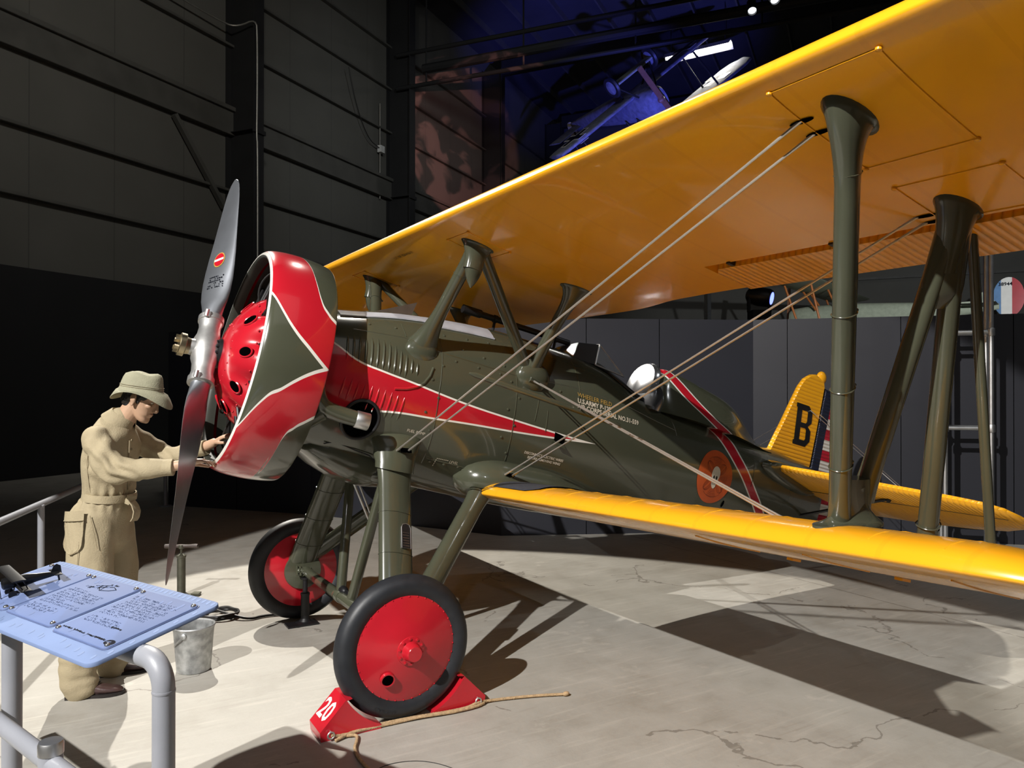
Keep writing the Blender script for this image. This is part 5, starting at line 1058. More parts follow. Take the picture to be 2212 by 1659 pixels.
def braille(name, u0, u1, v1, rows, dv, du=.0068, seed=1, short=()):
    mb = MB(); random.seed(seed)
    for r in range(rows):
        v = v1 - r * dv; u = u0; end = u1 - (random.random() * .04) if r not in short else lerp(u0, u1, .45)
        while u < end:
            if random.random() < .86:
                for a in range(2):
                    for b_ in range(3):
                        if random.random() < .48:
                            c = (u + a * .0028, v - b_ * .0030, .0062); qq = .00125; mb.add([(c[0] - qq, c[1] - qq, c[2]), (c[0] + qq, c[1] - qq, c[2]), (c[0] + qq, c[1] + qq, c[2]), (c[0] - qq, c[1] + qq, c[2]), (c[0], c[1], c[2] + .0006)], [(0, 1, 4), (1, 2, 4), (2, 3, 4), (3, 0, 4)])
            u += du
    o = pp(name, mb, 'dot', 0, pnl, False); o['kind'] = 'stuff'
braille('braille_text', -.628, -.39, -.128, 9, .0125, seed=2, short=(0, 6)); braille('braille_text', -.628, -.47, -.25, 3, .0125, seed=3); braille('braille_text', -.59, -.54, -.10, 1, .012, seed=9)
braille('braille_text', -.315, -.075, -.085, 10, .0125, seed=4, short=(9,)); braille('braille_text', -.315, -.13, -.222, 3, .0125, seed=5)
def ink_line(mb, u0, u1, v, h, seed):
    random.seed(seed); u = u0
    while u < u1:
        w_ = random.uniform(.0022, .0050); hh = h * random.uniform(.6, 1.0); z0 = .0065; dv = random.choice((0, 0, -.25 * h)); mb.add([(u, v + dv, z0), (u + w_, v + dv, z0), (u + w_, v + dv + hh, z0), (u, v + dv + hh, z0)], [(0, 1, 2, 3)]); u += w_ + random.choice((.0006, .0006, .0006, .0025))
mb = MB(); ink_line(mb, -.505, -.462, -.068, .008, 21)
for a, b in (((-.56, -.105), (-.47, -.075)), ((-.54, -.085), (-.50, -.11)), ((-.555, -.09), (-.49, -.07)), ((-.50, -.11), (-.46, -.10)), ((-.46, -.10), (-.44, -.085)), ((-.44, -.085), (-.47, -.075)), ((-.53, -.08), (-.52, -.105)), ((-.51, -.075), (-.50, -.105)), ((-.568, -.10), (-.556, -.112)), ((-.568, -.112), (-.554, -.098))): mb.tube([V3(a + (.0065,)), V3(b + (.0065,))], .0011, 4)
pp('line_drawing', mb, 'ink', 0, pnl, False)
mb = MB(); ink_line(mb, -.327, -.095, -.306, .0075, 22); ink_line(mb, -.165, -.112, -.25, .0075, 23); pp('caption_marks', mb, 'ink', 0, pnl, False)
mb = MB(); mb.add([(-.067 + .021 * math.cos(a), -.306 + .013 * math.sin(a), .0066) for a in [2 * PI * i / 28 for i in range(28)]], [tuple(range(28))]); lg_ = pp('oval_logo', mb, 'ink', 0, pnl, False)
mb = MB(); mb.add([(-.082, -.306, .0072), (-.063, -.3015, .0072), (-.063, -.3045, .0072), (-.082, -.309, .0072)], [(0, 1, 2, 3)]); mb.add([(-.066, -.318, .0072), (-.060, -.317, .0072), (-.058, -.309, .0072), (-.064, -.309, .0072)], [(0, 1, 2, 3)]); pp('logo_mark', mb, 'plate', 0, lg_, False)
PL = lambda x, y, z: V3((x + 1.5, y + 2.0, z))
mb = MB(); mb.tube([PL(-1.262, -2.473, 0), PL(-1.262, -2.473, .90)] + [PL(-1.262 - .419 * .07 * (1 - math.cos(a)), -2.473 + .908 * .07 * (1 - math.cos(a)), .90 + .07 * math.sin(a)) for a in [PI / 2 * i / 8 for i in range(1, 9)]] + [PL(-1.262 - .419 * .86, -2.473 + .908 * .86, .965)], .029, 20); mb.build('leg', 'greypaint', pq)
mb = MB(); mb.lathe([(.0295, -.004), (.0305, 0), (.0295, .004)], PL(-1.262, -2.473, .895), (0, 0, 1), 20); mb.build('joint_collar', 'greypaint', pq)
mb = MB(); mb.tube([PL(-1.635, -1.664, 0), PL(-1.635, -1.664, .985)], .030, 20); mb.build('leg', 'greypaint', pq)
# small tactile model on the plaque
tm = thing('tactile_model_airplane', PM @ V3((-.77, -.20, .006)), 'small black bronze model biplane standing on the upper left plate of the blue plaque', 'model airplane')
TMM = Matrix.Translation(-V3(tm.location)) @ PM
def mp(name, mb): return mb.build(name, 'bronze', tm, 40, TMM)
# nose points toward -v on the plate: axis from tail (upper right) to nose (lower left)
n0 = V3((-.786, -.276, .045)); t0 = V3((-.758, -.135, .030)); ax = (t0 - n0).normalized(); lat = V3((0, 0, 1)).cross(ax).normalized(); upv = ax.cross(lat)
def q(x, y, z): return n0 + ax * x + lat * y + upv * z
mb = MB(); mb.loft([[q(x, w * math.cos(a), .004 + h * math.sin(a)) for a in [2 * PI * i / 16 for i in range(16)]] for x, w, h in ((0, .012, .012), (.004, .019, .019), (.02, .020, .020), (.035, .016, .019), (.07, .015, .020), (.10, .011, .014), (.15, .005, .008), (.172, .002, .005))]); mp('fuselage', mb)
mb = MB(); mb.loft([[q(.028 + .020 * math.cos(a), y, .034 + .0025 * math.sin(a)) for a in [2 * PI * i / 14 for i in range(14)]] for y in (-.118, -.11, 0, .11, .118)]); mp('upper_wing', mb)
mb = MB(); mb.loft([[q(.050 + .016 * math.cos(a), y, -.008 + .0022 * math.sin(a)) for a in [2 * PI * i / 14 for i in range(14)]] for y in (-.105, -.098, 0, .098, .105)]); mp('lower_wing', mb)
for y in (-.085, .085, -.02, .02):
    for x0, x1 in ((.018, .044), (.042, .058)): mb = MB(); mb.tube([q(x0, y, .034), q(x1, y * .95, -.008 if abs(y) > .05 else .012)], .0018, 6); mp('strut', mb)
mb = MB(); mb.loft([[q(.158 + .012 * math.cos(a), y, .008 + .0016 * math.sin(a)) for a in [2 * PI * i / 12 for i in range(12)]] for y in (-.045, -.04, 0, .04, .045)]); mp('tailplane', mb)
mb = MB(); mb.poly([q(.142, -.001, .008), q(.152, -.001, .030), q(.162, -.001, .036), q(.174, -.001, .028), q(.176, -.001, .0)], .002, lat); mp('fin', mb)
for y in (-.026, .026): 
    mb = MB(); mb.lathe([(.004, -.003), (.012, -.003), (.0125, 0), (.012, .003), (.004, .003)], q(.024, y, -.031), lat, 20); wq = mp('wheel', mb); mb = MB(); mb.tube([q(.024, y * .95, -.031), q(.034, y * .5, -.008)], .002, 6); mp('gear_leg', mb)
mb = MB(); mb.loft([[q(-.006 + .0012 * math.cos(a), d * .25 + .0028 * math.sin(a), .004 + d) for a in [2 * PI * i / 8 for i in range(8)]] for d in (-.046, -.02, 0, .02, .046)]); mp('propeller', mb)
mb = MB(); mb.tube([q(.165, 0, 0), q(.168, 0, -.034)], .003, 6); mp('tail_post', mb)

# ------------------------------------------------------------------ barrier rails
br = thing('front_barrier_rail', (-1.52, -2.286, 0), 'grey pipe barrier rail with a capped post in the bottom left corner', 'barrier')
mb = MB(); a = V3((-1.745, -1.68, .69)); b = V3((-1.52, -2.286, .69)); d = (b - a).normalized(); L0 = V3((-1.52, -2.286, 0)); mb.tube([a - d * 1.0 - L0, b - L0, b + d * 1.2 - L0], .025, 18); mb.build('rail', 'greypaint', br)
mb = MB(); mb.lathe([(.03, 0), (.03, .742), (.028, .748), (.0005, .749)], (0, 0, 0), (0, 0, 1), 28); mb.build('post', 'greypaint', br)
mb = MB(); mb.lathe([(.0315, .715), (.0318, .742), (.029, .749), (.0005, .751)], (0, 0, 0), (0, 0, 1), 28); mb.build('post_cap', 'alu_dull', br)
bb = thing('rear_barrier_rail', (-1.62, 2.1, 0), 'pale grey barrier rail with thin posts behind the man', 'barrier')
o0 = V3((-1.62, 2.1, 0)); mb = MB(); a = V3((-2.4, -.5, .80)); b = V3((-.19, 7.35, .80)); mb.tube([a - o0, b - o0], .026, 14); mb.build('rail', 'greypaint', bb)
for p in ((-1.62, 2.2), (-.19, 7.3), (-.9, 4.78)):
    mb = MB(); P = V3(p + (0,)) - o0; mb.tube([P, P + V3((0, 0, .80))], .024, 14); ps = mb.build('post', 'greypaint', bb); mb = MB(); mb.lathe([(.09, 0), (.09, .012), (.03, .016)], P, (0, 0, 1), 20); mb.build('foot', 'greypaint', ps)

# ------------------------------------------------------------------ airplanes further back
def small_biplane(name, label, mtx, fab, cross=None, wheels=True, span=8.6, wings=('upper', 'lower'), rud='white', struts='darkmetal'):
    t = bpy.data.objects.new(name, None); COL.objects.link(t); t.matrix_world = mtx; tag(t, label, 'airplane')
    B = lambda n, mb, m, sm=40, par=None: mb.build(n, m, par or t, sm)
    mb = MB(); mb.loft([[V3((x, w * math.copysign(abs(math.cos(a)) ** .7, math.cos(a)), zc + h * math.copysign(abs(math.sin(a)) ** .7, math.sin(a)))) for a in [2 * PI * i / 24 for i in range(24)]] for x, w, h, zc in ((1.5, .30, .36, 0), (1.35, .38, .44, 0), (.8, .42, .5, 0), (-.5, .42, .52, 0), (-2, .33, .40, .05), (-4, .16, .2, .12), (-4.9, .05, .1, .15))]); B('fuselage', mb, fab)
    def wg(n, z, x0, ch, sp):
        mb = MB(); R = []
        for y in (-sp, -sp * .98, -sp * .9, -sp * .5, 0, sp * .5, sp * .9, sp * .98, sp):
            k = 1 if abs(y) < sp * .95 else (.8 if abs(y) < sp else .4); R.append([p for p in [V3((x0 - ch * .5 + ch * .5 * k * math.cos(a) - (0), y, z + .075 * math.sin(a) * (1 + .6 * math.cos(a)))) for a in [2 * PI * i / 24 for i in range(24)]]])
        mb.loft(R); w_ = B(n, mb, fab)
        if cross:
            for y in (-sp * .72, sp * .72):
                for sg in (-1, 1):
                    zz = z + sg * .095; mb = MB()
                    for (w1, w2) in ((.55, .17), (.17, .55)): mb.box((x0 - ch * .5, y, zz - sg * .012), (w1 * 2, w2 * 2, .006))
                    B('cross_border', mb, 'white', 0, w_); mb = MB()
                    for (w1, w2) in ((.5, .11), (.11, .5)): mb.box((x0 - ch * .5, y, zz - sg * .006), (w1 * 2, w2 * 2, .006))
                    B('cross', mb, 'black', 0, w_)
    wg('upper_wing', 1.05, 1.15, 1.5, span / 2); wg('lower_wing', -.42, .70, 1.2, span * .42)
    for y in (-2.6, 2.6, -.5, .5):
        for x0, x1 in ((.95, .5), (.1, -.2)): mb = MB(); mb.tube([(x0, y, 1.0), (x1, y, -.35 if abs(y) > 1 else .3)], .035, 8); B('strut', mb, struts)
    mb = MB(); mb.box((1.62, 0, 0), (.05, .17, 2.6), Matrix.Rotation(.15, 3, 'X')); mb.lathe([(.1, 1.5), (.12, 1.62), (.04, 1.7)], (0, 0, 0), (1, 0, 0), 16); B('propeller', mb, 'propwood', 30)
    if wheels:
        for y in (-.86, .86):
            mb = MB(); mb.lathe([(.26, -.06), (.34, -.06), (.38, 0), (.34, .06), (.26, .06)], (.75, y, -1.15), (0, 1, 0), 32); w_ = B('wheel', mb, 'tire'); mb = MB(); mb.lathe([(.28, -.05), (.1, -.09), (.0005, -.09)], (.75, y, -1.15), (0, 1, 0), 24); mb.lathe([(.28, .05), (.1, .09), (.0005, .09)], (.75, y, -1.15), (0, 1, 0), 24); B('wheel_cover', mb, 'lozenge', 40, w_)
            for x in (1.1, .2): mb = MB(); mb.tube([(.75, y * .95, -1.15), (x, y * .45, -.4)], .03, 8); B('gear_strut', mb, 'darkmetal')
        mb = MB(); mb.loft([[V3((.75 + .28 * math.cos(a), y, -1.15 + .07 * math.sin(a))) for a in [2 * PI * i / 20 for i in range(20)]] for y in (-.78, .78)]); B('axle_wing', mb, 'olivefab')
    mb = MB(); mb.loft([[V3((-4.4 + .5 * math.cos(a), y, .2 + .03 * math.sin(a))) for a in [2 * PI * i / 16 for i in range(16)]] for y in (-1.3, -1.2, 0, 1.2, 1.3)]); B('tailplane', mb, fab)
    mb = MB(); mb.poly([(-4.0, -.02, .25), (-4.6, -.02, .75), (-4.75, -.02, .8), (-4.78, -.02, .2)], .04, (0, 1, 0)); B('fin', mb, fab, 0)
    if rud == 'white':
        mb = MB(); mb.poly([V3((-5.02 + .36 * math.cos(a), -.02, .48 + .48 * math.sin(a))) for a in [2 * PI * i / 28 for i in range(28)]], .04, (0, 1, 0)); r_ = B('rudder', mb, 'white', 0); mb = MB()
        for sy in (-.026, .026): mb.box((-5.0, sy, .46), (.16, .004, .44)); 
        B('rudder_mark', mb, 'black', 0, r_)
    else:
        E_ = [V3((-5.15 + .42 * math.cos(a), -.03, .42 + .62 * math.sin(a))) for a in [2 * PI * i / 40 for i in range(40)]]
        par = t
        for (x0, x1, mm_) in ((-4.95, -4.6, 'bluep'), (-5.24, -4.95, 'white'), (-5.7, -5.24, 'red')):
            P = [V3((min(max(p.x, x0), x1), p.y, p.z if x0 <= p.x <= x1 else .42 + math.copysign(.62 * math.sqrt(max(0, 1 - ((min(max(p.x, x0), x1) + 5.15) / .42) ** 2)), p.z - .42))) for p in E_]
            Q = [P[0]]
            for p in P[1:]:
                if (p - Q[-1]).length > 1e-3: Q.append(p)
            mb = MB(); mb.poly(Q, .06, (0, 1, 0)); o_ = B('rudder' if mm_ == 'bluep' else 'rudder_stripe', mb, mm_, 0, None if mm_ == 'bluep' else rd0)
            if mm_ == 'bluep': rd0 = o_
        mb = MB()
        for sy, mir in ((.034, -1), (-.034, 1)): text_mb(mb, '38944', .15, lambda u, v: V3((-5.095 + mir * (u - .22) * 1.0, sy, .78 + v)), bold=.004)
        B('serial_number', mb, 'ink', 0, rd0)
    return t
def frame(o, xd, up):
    x = V3(xd).normalized(); y = V3(up).cross(x).normalized(); z = x.cross(y); m = Matrix((x, y, z)).transposed().to_4x4(); m.translation = V3(o); return m
h_ = V3((-.12, -.98, -.20)).normalized(); L_ = V3((-.991, .131, 0)) * math.cos(math.radians(42)) + V3((0, 0, -math.sin(math.radians(42)))); up_ = h_.cross(L_); up_ = -up_ if up_.z > 0 else up_
hb = small_biplane('hanging_biplane', 'grey biplane with black crosses hung upside down under the blue-lit roof', frame(V3((15.366, 14.326, 11.062)) - h_ * 1.6, h_, up_), 'lozenge', cross=True)
g_ = V3((-2.347, 5.56, .0)).normalized()
pb = small_biplane('background_biplane', 'pale green biplane with a blue white and red rudder seen above the partition at right', frame(V3((23.98, 8.126, 4.1)) + g_ * 5.1, g_, (0, 0, 1)), 'olivefab', wheels=False, rud='tri', struts='woodorange')
mb = MB(); 
for p in ((20, 10, 0), (23, 9, 0)): mb.tube([p, (p[0], p[1], 3.7)], .06, 10)

# ------------------------------------------------------------------ the man (own axes: x forward, y to his left, z up)
man = thing('person', (-1.27, .27, 0), 'man in khaki coverall and bucket hat leaning toward the engine with both hands on it', 'person', math.radians(-30.5))
def limb(mb, pts, n=20, capk=True):
    """pts: (x, y, z, rx, ry) rings perpendicular to the path; rx in the x-z plane direction, ry sideways"""
    P = [V3(p[:3]) for p in pts]; R = []
    def ringat(i, c, k):
        t = (P[min(i + 1, len(P) - 1)] - P[max(i - 1, 0)]).normalized(); s = V3((0, 1, 0)); s = (s - s.dot(t) * t).normalized(); f = s.cross(t)
        return [c + f * (pts[i][3] * k * math.cos(a)) + s * (pts[i][4] * k * math.sin(a)) for a in [2 * PI * j / n for j in range(n)]]
    t0 = (P[0] - P[1]).normalized(); t1 = (P[-1] - P[-2]).normalized(); r0 = min(pts[0][3:5]); r1 = min(pts[-1][3:5])
    if capk:
        for a in (.15, .5, .85): R.append(ringat(0, P[0] + t0 * r0 * math.cos(a * PI / 2), math.sin(a * PI / 2)))
    for i in range(len(P)): R.append(ringat(i, P[i], 1))
    if capk:
        for a in (.85, .5, .15): R.append(ringat(len(P) - 1, P[-1] + t1 * r1 * math.cos(a * PI / 2), math.sin(a * PI / 2)))
    mb.loft(R); return mb
def smoothpath(pts, it=2):
    P = pts
    for _ in range(it):
        Q = [P[0]]
        for a, b in zip(P, P[1:]): Q += [tuple(lerp(x, y, .25) for x, y in zip(a, b)), tuple(lerp(x, y, .75) for x, y in zip(a, b))]
        P = Q + [P[-1]]
    return P
# skin: head, neck, slim trunk and limbs hidden in the clothes, hands
HD = V3((.205, .0, 1.635))     # centre of the head
HR = Matrix.Rotation(math.radians(27), 3, 'Y')   # head bowed forward
def hp(x, y, z): return HD + HR @ V3((x, y, z))
mb = MB()
def ell(c, r, rot=None, n=12):
    k = MB(); k.ball((0, 0, 0), r, n); Rm = rot if rot is not None else HR; mb.add([V3(c) + Rm @ p for p in k.v], k.f)
HS = [(-.119, .074, .040, .018), (-.110, .088, .022, .034), (-.095, .090, .0, .044), (-.080, .085, -.022, .050), (-.066, .091, -.040, .055), (-.050, .089, -.058, .059), (-.025, .090, -.076, .065), (.0, .089, -.088, .069), (.018, .082, -.094, .072), (.034, .093, -.097, .074), (.06, .093, -.098, .077), (.09, .078, -.093, .072), (.112, .048, -.070, .055), (.124, .015, -.035, .03)]
mb.loft([[hp((xf + xb) / 2 + (xf - xb) / 2 * math.copysign(abs(math.cos(a)) ** .85, math.cos(a)), b_ * math.copysign(abs(math.sin(a)) ** .9, math.sin(a)), z) for a in [2 * PI * j / 28 for j in range(28)]] for z, xf, xb, b_ in HS])
mb.loft([[hp(xc + d * math.cos(a), wd * math.sin(a), z) for a in [2 * PI * j / 14 for j in range(14)]] for z, xc, d, wd in ((.034, .082, .012, .009), (.01, .088, .014, .010), (-.012, .094, .017, .013), (-.026, .098, .020, .017), (-.038, .096, .018, .018), (-.044, .090, .010, .012))])
ell(hp(.088, 0, -.0585), (.009, .021, .006)); ell(hp(.085, 0, -.0705), (.010, .018, .0065)); ell(hp(.080, 0, .031), (.016, .052, .008)); ell(hp(.076, 0, -.104), (.016, .022, .014))
for s in (-1, 1):
    ell(hp(.066, s * .040, -.012), (.022, .018, .016))
    er = HR @ Matrix.Rotation(s * .35, 3, 'Z') @ Matrix.Rotation(-.15, 3, 'Y'); ell(hp(-.010, s * .079, -.004), (.019, .008, .033), er); ell(hp(-.014, s * .084, .004), (.020, .005, .026), er); ell(hp(-.004, s * .080, -.034), (.010, .007, .011), er)
limb(mb, [(.170, 0, 1.605, .058, .054), (.125, 0, 1.545, .057, .056), (.07, 0, 1.46, .055, .062)])
limb(mb, [(.05, 0, 1.43, .07, .11), (.03, 0, 1.3, .09, .14), (.02, 0, 1.1, .09, .12), (-.01, 0, .95, .10, .13)])
ARM = {-1: [(.03, -.175, 1.425), (.165, -.235, 1.255), (.43, -.20, 1.262), (.52, -.185, 1.278)], 1: [(.04, .175, 1.425), (.22, .235, 1.275), (.47, .17, 1.335), (.565, .14, 1.375)]}
for s in (-1, 1):
    a = ARM[s]; limb(mb, smoothpath([a[0] + (.05, .05), a[1] + (.042, .042), (lerp(a[1][0], a[2][0], .4), lerp(a[1][1], a[2][1], .4), lerp(a[1][2], a[2][2], .4), .042, .042), a[2] + (.030, .027), a[3] + (.026, .022)], 1))
LEG = {-1: [(-.028, -.10, .93), (-.02, -.12, .50), (-.05, -.165, .09)], 1: [(-.025, .10, .93), (.015, .14, .50), (-.07, .165, .09)]}
for s in (-1, 1): L = LEG[s]; limb(mb, [L[0] + (.09, .09), L[1] + (.06, .06), L[2] + (.042, .04)])
# hands
def hand(s, wrist, fdir, palm_n, curl, spread):
    f = V3(fdir).normalized(); nrm = V3(palm_n); nrm = (nrm - nrm.dot(f) * f).normalized(); sd = f.cross(nrm) ; w0 = V3(wrist)   # nrm: out of the back of the hand
    k = MB(); Rm = Matrix((f, sd, nrm)).transposed()
    b = MB(); b.loft([[V3((x, w * math.copysign(abs(math.cos(a)) ** .8, math.cos(a)), zc + h * math.sin(a))) for a in [2 * PI * i / 18 for i in range(18)]] for x, w, h, zc in ((-.02, .022, .018, 0), (.01, .026, .018, 0), (.04, .038, .017, .002), (.07, .042, .015, .002), (.095, .040, .012, 0), (.10, .036, .010, 0))]); mb.add([w0 + Rm @ p for p in b.v], b.f)
    for i, (y, L) in enumerate(((-.031, .068), (-.010, .078), (.011, .074), (.030, .058))):
        p = V3((.088, y * s, 0)); ang = 0; P = [p.copy()]; rr = [.0088]
        for j, q in enumerate((.44, .32, .24)):
            ang += curl[i] * (1.0, 1.1, .7)[j]; d = V3((math.cos(ang), spread * (i - 1.5) * s, -math.sin(ang))).normalized(); p = p + d * L * q; P.append(p.copy()); rr.append(.0085 - .0011 * (j + 1))
        tb = MB(); tb.tube([w0 + Rm @ v for v in P], rr, 10); mb.add(tb.v, tb.f)
        for v, r in zip(P, rr): mb.ball(w0 + Rm @ v, r * 1.04, 5)
    P = [V3((.022, -.026 * s, -.006)), V3((.052, -.052 * s, -.014)), V3((.078, -.064 * s, -.024)), V3((.098, -.066 * s, -.032))]; rr = [.013, .0105, .0095, .0075]
    tb = MB(); tb.tube([w0 + Rm @ v for v in P], rr, 10); mb.add(tb.v, tb.f)
    for v, r in zip(P, rr): mb.ball(w0 + Rm @ v, r * 1.03, 5)
# s=+1: thumb on the -sd side
hand(1, (.535, -.183, 1.282), (.96, .12, .16), (-.25, .10, 1), (.30, .34, .36, .40), .06)
hand(-1, (.575, .137, 1.378), (.86, -.25, .42), (-.4, -.1, 1), (.55, .62, .68, .75), .04)
body = organic('body', mb, .0034, 'skin', man, 3)
# face details
mb = MB()
for s in (-1, 1): mb.ball(hp(.0730, s * .030, .011), (.009, .013, .0065), 8)
ey = mb.build('eye', 'bone', man)
mb = MB()
for s in (-1, 1): mb.add([hp(.0825, s * .030 + .005 * math.cos(a), .009 + .005 * math.sin(a)) for a in [2 * PI * i / 14 for i in range(14)]], [tuple(range(14))])
mb.build('iris', 'black', man, 0, fix=False) 
mb = MB()
for s in (-1, 1): mb.tube([hp(.096, s * .014, .030), hp(.094, s * .032, .036), hp(.076, s * .052, .030)], [.003, .0045, .0025], 8)
mb.build('eyebrow', 'hair', man)
# hair
mb = MB(); ell(hp(-.022, 0, .03), (.090, .083, .085)); ell(hp(-.062, 0, -.026), (.046, .066, .050)); ell(hp(-.045, 0, -.055), (.040, .054, .030))
for s in (-1, 1): ell(hp(.010, s * .058, .03), (.045, .024, .03)); ell(hp(.014, s * .071, .0), (.009, .007, .026))
organic('hair', mb, .006, 'hair', man, 2, lambda co, n: .004 * noise.noise(co * 70))
# hat
mb = MB(); R = []
def hat(x, y, z): return HD + Matrix.Rotation(math.radians(8), 3, 'Y') @ V3((x - .010, y, z + .036))
for z, rx, ry, fw, dr in ((.105, .03, .025, 0, 0), (.112, .075, .062, 0, 0), (.104, .096, .080, 0, 0), (.085, .106, .089, 0, 0), (.05, .114, .097, 0, 0), (.025, .118, .101, 0, 0), (.014, .122, .105, 0, 0), (.004, .138, .122, .004, 0), (-.012, .156, .132, .008, .5), (-.030, .170, .140, .010, 1), (-.034, .170, .140, .010, 1), (-.016, .152, .128, .008, .5), (-.002, .132, .116, .004, 0), (.010, .115, .098, 0, 0)):
    R.append([hat(fw + rx * math.cos(a), ry * math.sin(a), z - dr * (.034 * math.cos(2 * a) + .008 * math.cos(a)) + .006 * math.sin(3 * a + 1) * (z > .08)) for a in [2 * PI * i / 48 for i in range(48)]])
mb.loft(R); ht = mb.build('bucket_hat', 'hatcloth', man, 50)
mb = MB()
for k in range(3):
    rx, ry, zz = .119 + k * .0, .102, .020
    mb.tube([hat(.1195 * math.cos(a), .1025 * math.sin(a), .018 + k * .010) for a in [2 * PI * i / 40 for i in range(40)]], .0012, 4, closed=True)
mb.build('hat_band_stitching', 'khaki2', ht)
# coverall: baggy one-piece
mb = MB()
limb(mb, smoothpath([(.086, 0, 1.522, .068, .078), (.060, 0, 1.480, .104, .148), (.038, 0, 1.40, .120, .203), (.026, 0, 1.28, .127, .202), (.023, 0, 1.17, .126, .178), (.022, 0, 1.09, .126, .164), (.004, 0, 1.03, .136, .174), (-.014, 0, .95, .137, .182), (-.02, 0, .86, .132, .185)], 1), 36)
for s in (-1, 1):
    a = ARM[s]; e = a[1]; w = a[2]; sh = a[0]
    limb(mb, smoothpath([(sh[0] - .0, sh[1] * .72, sh[2] - .005, .075, .080), sh + (.074, .074), (lerp(sh[0], e[0], .5) , lerp(sh[1], e[1], .55) + s * .008, lerp(sh[2], e[2], .5), .068, .066), (e[0] - .005, e[1], e[2] - .012, .076, .066), (lerp(e[0], w[0], .35), lerp(e[1], w[1], .35), lerp(e[2], w[2], .35) - .006, .066, .058), (lerp(e[0], w[0], .8), lerp(e[1], w[1], .8), lerp(e[2], w[2], .8), .052, .047), w + (.044, .040)], 2), 24)
for s in (-1, 1):
    L = LEG[s]; o = -.02 if s < 0 else 0
    limb(mb, smoothpath([(L[0][0], L[0][1], .97, .124, .100), (L[0][0] - .0 + o * .2, L[0][1] * 1.05, .80, .128, .110), (lerp(L[0][0], L[1][0], .7), L[1][1] * .98, .62, .114, .106), (L[1][0] - .015 + o, L[1][1], .46, .106, .101), (lerp(L[1][0], L[2][0], .6) - .012 + o, L[2][1], .28, .098, .094), (L[2][0] - .005 + o * .6, L[2][1], .13, .090, .090), (L[2][0] + .01, L[2][1], .055, .088, .092)], 2), 26)
def folds(co, n):
    d = .008 * noise.noise(V3((co.x * 7, co.y * 7, co.z * 5))) + .004 * noise.noise(V3((co.x * 16, co.y * 14, co.z * 11)))
    # elbow and crotch creases, waist gathers
    for s in (-1, 1):
        e = V3(ARM[s][1]); r = (co - e).length; d += .014 * max(0, 1 - r / .20) * math.sin((co - e).dot(V3((.75, .1, .9))) * 85 + 3 * noise.noise(co * 9))
        sh = V3(ARM[s][0]) + V3((.05, s * .02, -.06)); r = (co - sh).length; d += .009 * max(0, 1 - r / .18) * math.sin((co - sh).dot(V3((.9, .2, -.5))) * 60)
    d += .006 * math.exp(-((co.z - 1.085) / .06) ** 2) * math.sin(math.atan2(co.y, co.x + .02) * 22 + 2 * noise.noise(co * 6))
    d -= .010 * math.exp(-((co.z - 1.085) / .018) ** 2) * (1 if abs(co.x + .02) < .3 and abs(co.y) < .2 else 0)
    if co.z < .75: d += .007 * math.sin(math.atan2(co.y, co.x) * 5 + co.z * 9) * min(1, (.75 - co.z) / .3)
    if co.z < .22: d += .0022 * math.sin(co.z * 95 + 3 * noise.noise(co * 8))
    return d
cv = organic('coverall', mb, .0085, 'khaki', man, 5, folds)
# collar, belt, tie end, pockets, cuffs
mb = MB(); R = []; c0 = V3((.095, 0, 1.535)); cn = V3((.55, 0, .835)); c1 = V3((.835, 0, -.55))
for h, rr, ry in ((-.012, .062, .064), (.010, .066, .067), (.015, .069, .070), (.012, .073, .075), (-.010, .083, .090), (-.042, .098, .110), (-.045, .098, .110), (-.040, .092, .104)):
    R.append([c0 + cn * (h - .012 * (h < -.02) * max(0, math.cos(a)) ** 3) + c1 * (rr * math.cos(a)) + V3((0, ry * math.sin(a), 0)) for a in [.16 + (2 * PI - .32) * i / 44 for i in range(45)]])
mb.loft(R, False, False); mb.build('collar', 'khaki', cv, 50)
def torso_pt(a, z, off=0.0):
    tb = [(.86, -.02, .132, .185), (.95, -.014, .137, .182), (1.03, .004, .136, .174), (1.09, .022, .122, .160), (1.17, .023, .126, .178), (1.28, .026, .127, .202), (1.40, .038, .120, .203)]
    zs = [t[0] for t in tb]; cx, rx, ry = [cr(zs, [t[k] for t in tb], z) for k in (1, 2, 3)]; return V3((cx + (rx + off) * math.cos(a), (ry + off) * math.sin(a), z))
mb = MB(); R = []
for dz, of in ((-.021, .004), (-.021, .013), (0, .016), (.021, .013), (.021, .004)): R.append([torso_pt(a, 1.083 + dz - .012 * math.cos(a), of - .004) for a in [2 * PI * i / 60 for i in range(60)]])
mb.loft(R, False); 
mb.build('belt', 'khaki', cv, 50)
mb = MB(); mb.box((.160, -.045, 1.066), (.03, .05, .05), Matrix.Rotation(.4, 3, 'Y')); mb.loft([[V3((x, y0, z)) for y0, x, z in ((-.075, x0, zz), (-.02, x0 + .012, zz - .004), (-.02, x0 + .018, zz - .002), (-.075, x0 + .006, zz + .002))] for x0, zz in ((.16, 1.06), (.18, 1.035), (.191, 1.00), (.185, .965), (.173, .945))]); mb.build('belt_end', 'khaki', cv, 40)
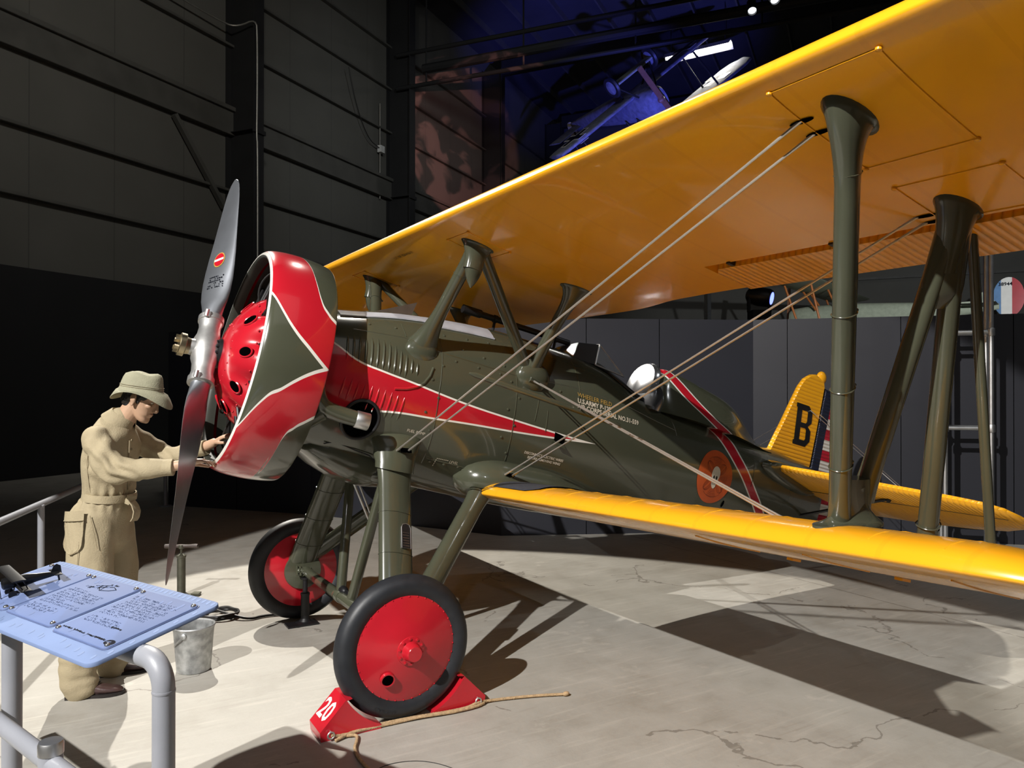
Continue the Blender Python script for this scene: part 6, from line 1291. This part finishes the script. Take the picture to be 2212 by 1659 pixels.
# side pocket with flap on his right thigh, slash pocket, back seam
def leg_pt(a, z, off=0.0):
    tb = [(.28, -.06, -.165, .100, .095), (.46, -.055, -.12, .106, .101), (.62, -.038, -.118, .114, .106), (.80, -.032, -.105, .128, .110), (.97, -.024, -.10, .132, .104)]
    zs = [t[0] for t in tb]; cx, cy, rx, ry = [cr(zs, [t[k] for t in tb], z) for k in (1, 2, 3, 4)]; return V3((cx + (rx + off) * math.cos(a), cy - (ry + off) * math.sin(a), z))
mb = MB(); R = []
for i in range(13):
    t = i / 12; z = .99 - .20 * t; half = .50 * (1 if t < .7 else math.sqrt(max(.02, 1 - ((t - .7) / .3) ** 2))); R.append([leg_pt(1.98 + half * (k / 6 - 1), z, .006 + .003 * math.sin(k * 2 + i)) for k in range(13)])
mb.loft(R, False, False); mb.tube([r[0] for r in R] + [r_ for r_ in R[-1][1:-1]] + [r[-1] for r in R[::-1]], .0028, 5); mb.build('thigh_pocket', 'khaki', cv, 60, fix=False)
mb = MB(); R = []
for i in range(5): z = 1.03 - .052 * i / 4; R.append([leg_pt(1.98 + .53 * (k / 6 - 1), z - .012 * (k / 12), .010 + .004 * i / 4) for k in range(13)])
mb.loft(R, False, False); mb.tube(R[-1], .003, 5); mb.build('pocket_flap', 'khaki', cv, 60, fix=False)
mb = MB(); mb.tube([torso_pt(-.95, .99 - .02 * k, .006) if False else leg_pt(1.25 - .06 * k, 1.0 - .03 * k, .006 + .0) for k in range(7)], .002, 6); mb.tube([leg_pt(1.60, 1.02 - .045 * k, .004) for k in range(15)], .0016, 5); mb.build('trouser_seams', 'khaki2', cv, 50)
mb = MB(); mb.tube([torso_pt(-1.75, 1.12 + .02 * k, .003) for k in range(14)], .0018, 5); mb.tube([torso_pt(-.25, 1.12 + .02 * k, .006) for k in range(15)], .004, 5)
for k in range(6): mb.lathe([(.008, 0), (.007, .004), (.0005, .005)], torso_pt(-.16, 1.15 + .05 * k, .006), (1, -.2, 0), 12)
mb.build('jacket_seams', 'khaki2', cv, 50)
for s in (-1, 1):
    a, b = V3(ARM[s][1]), V3(ARM[s][2]); d = (b - a).normalized(); mb = MB(); mb.lathe([(.040, .0), (.0455, .002), (.046, .05), (.042, .052), (.038, .05)], b - d * .045 + d * .035, d, 24); mb.build('cuff', 'khaki', cv, 50)
# shoes
def shoe(s, cx, cy, rz, ank):
    mb = MB(); Rm = Matrix.Rotation(rz, 3, 'Z'); prof = [(-.075, .030, .05, .0), (-.07, .038, .075, 0), (-.04, .040, .095, 0), (.0, .039, .100, 0), (.04, .040, .085, 0), (.08, .044, .066, 0), (.12, .048, .055, 0), (.155, .046, .047, 0), (.185, .038, .040, 0), (.205, .024, .030, 0), (.212, .010, .022, 0)]
    R = []
    for x, w, h, o in prof: R.append([V3((cx, cy, 0)) + Rm @ V3((x, w * math.copysign(abs(math.cos(a)) ** .7, math.cos(a)), .014 + (h - .014) * (0.5 + .5 * math.sin(a)) if math.sin(a) > -.6 else .014)) for a in [2 * PI * i / 24 for i in range(24)]])
    mb.loft(R); limb(mb, [(ank[0], ank[1], .14, .045, .042), (ank[0] + .0, ank[1], .06, .048, .044)]); sh = mb.build('shoe', 'shoe', man, 60)
    mb = MB(); mb.loft([[V3((cx, cy, z)) + Rm @ V3((x, k * w * 1.12, 0)) for x, w, k in [(p[0] + (.006 if p[0] > .2 else 0) - (.004 if p[0] < -.07 else 0), p[1] + .002, 1) for p in prof] + [(p[0] + (.006 if p[0] > .2 else 0), p[1] + .002, -1) for p in prof[::-1]]] for z in (0, .016)]); mb.build('sole', 'sole', sh, 30)
    mb = MB()
    for k in range(4): q = V3((cx, cy, 0)) + Rm @ V3((.03 + k * .02, 0, .098 - k * .008)); mb.tube([q + Rm @ V3((0, -.018, -.006)), q, q + Rm @ V3((0, .018, -.006))], .0025, 5)
    mb.build('laces', 'sole', sh, 40)
shoe(-1, -.045, -.165, math.radians(14), LEG[-1][2]); shoe(1, -.055, .165, math.radians(22), LEG[1][2])
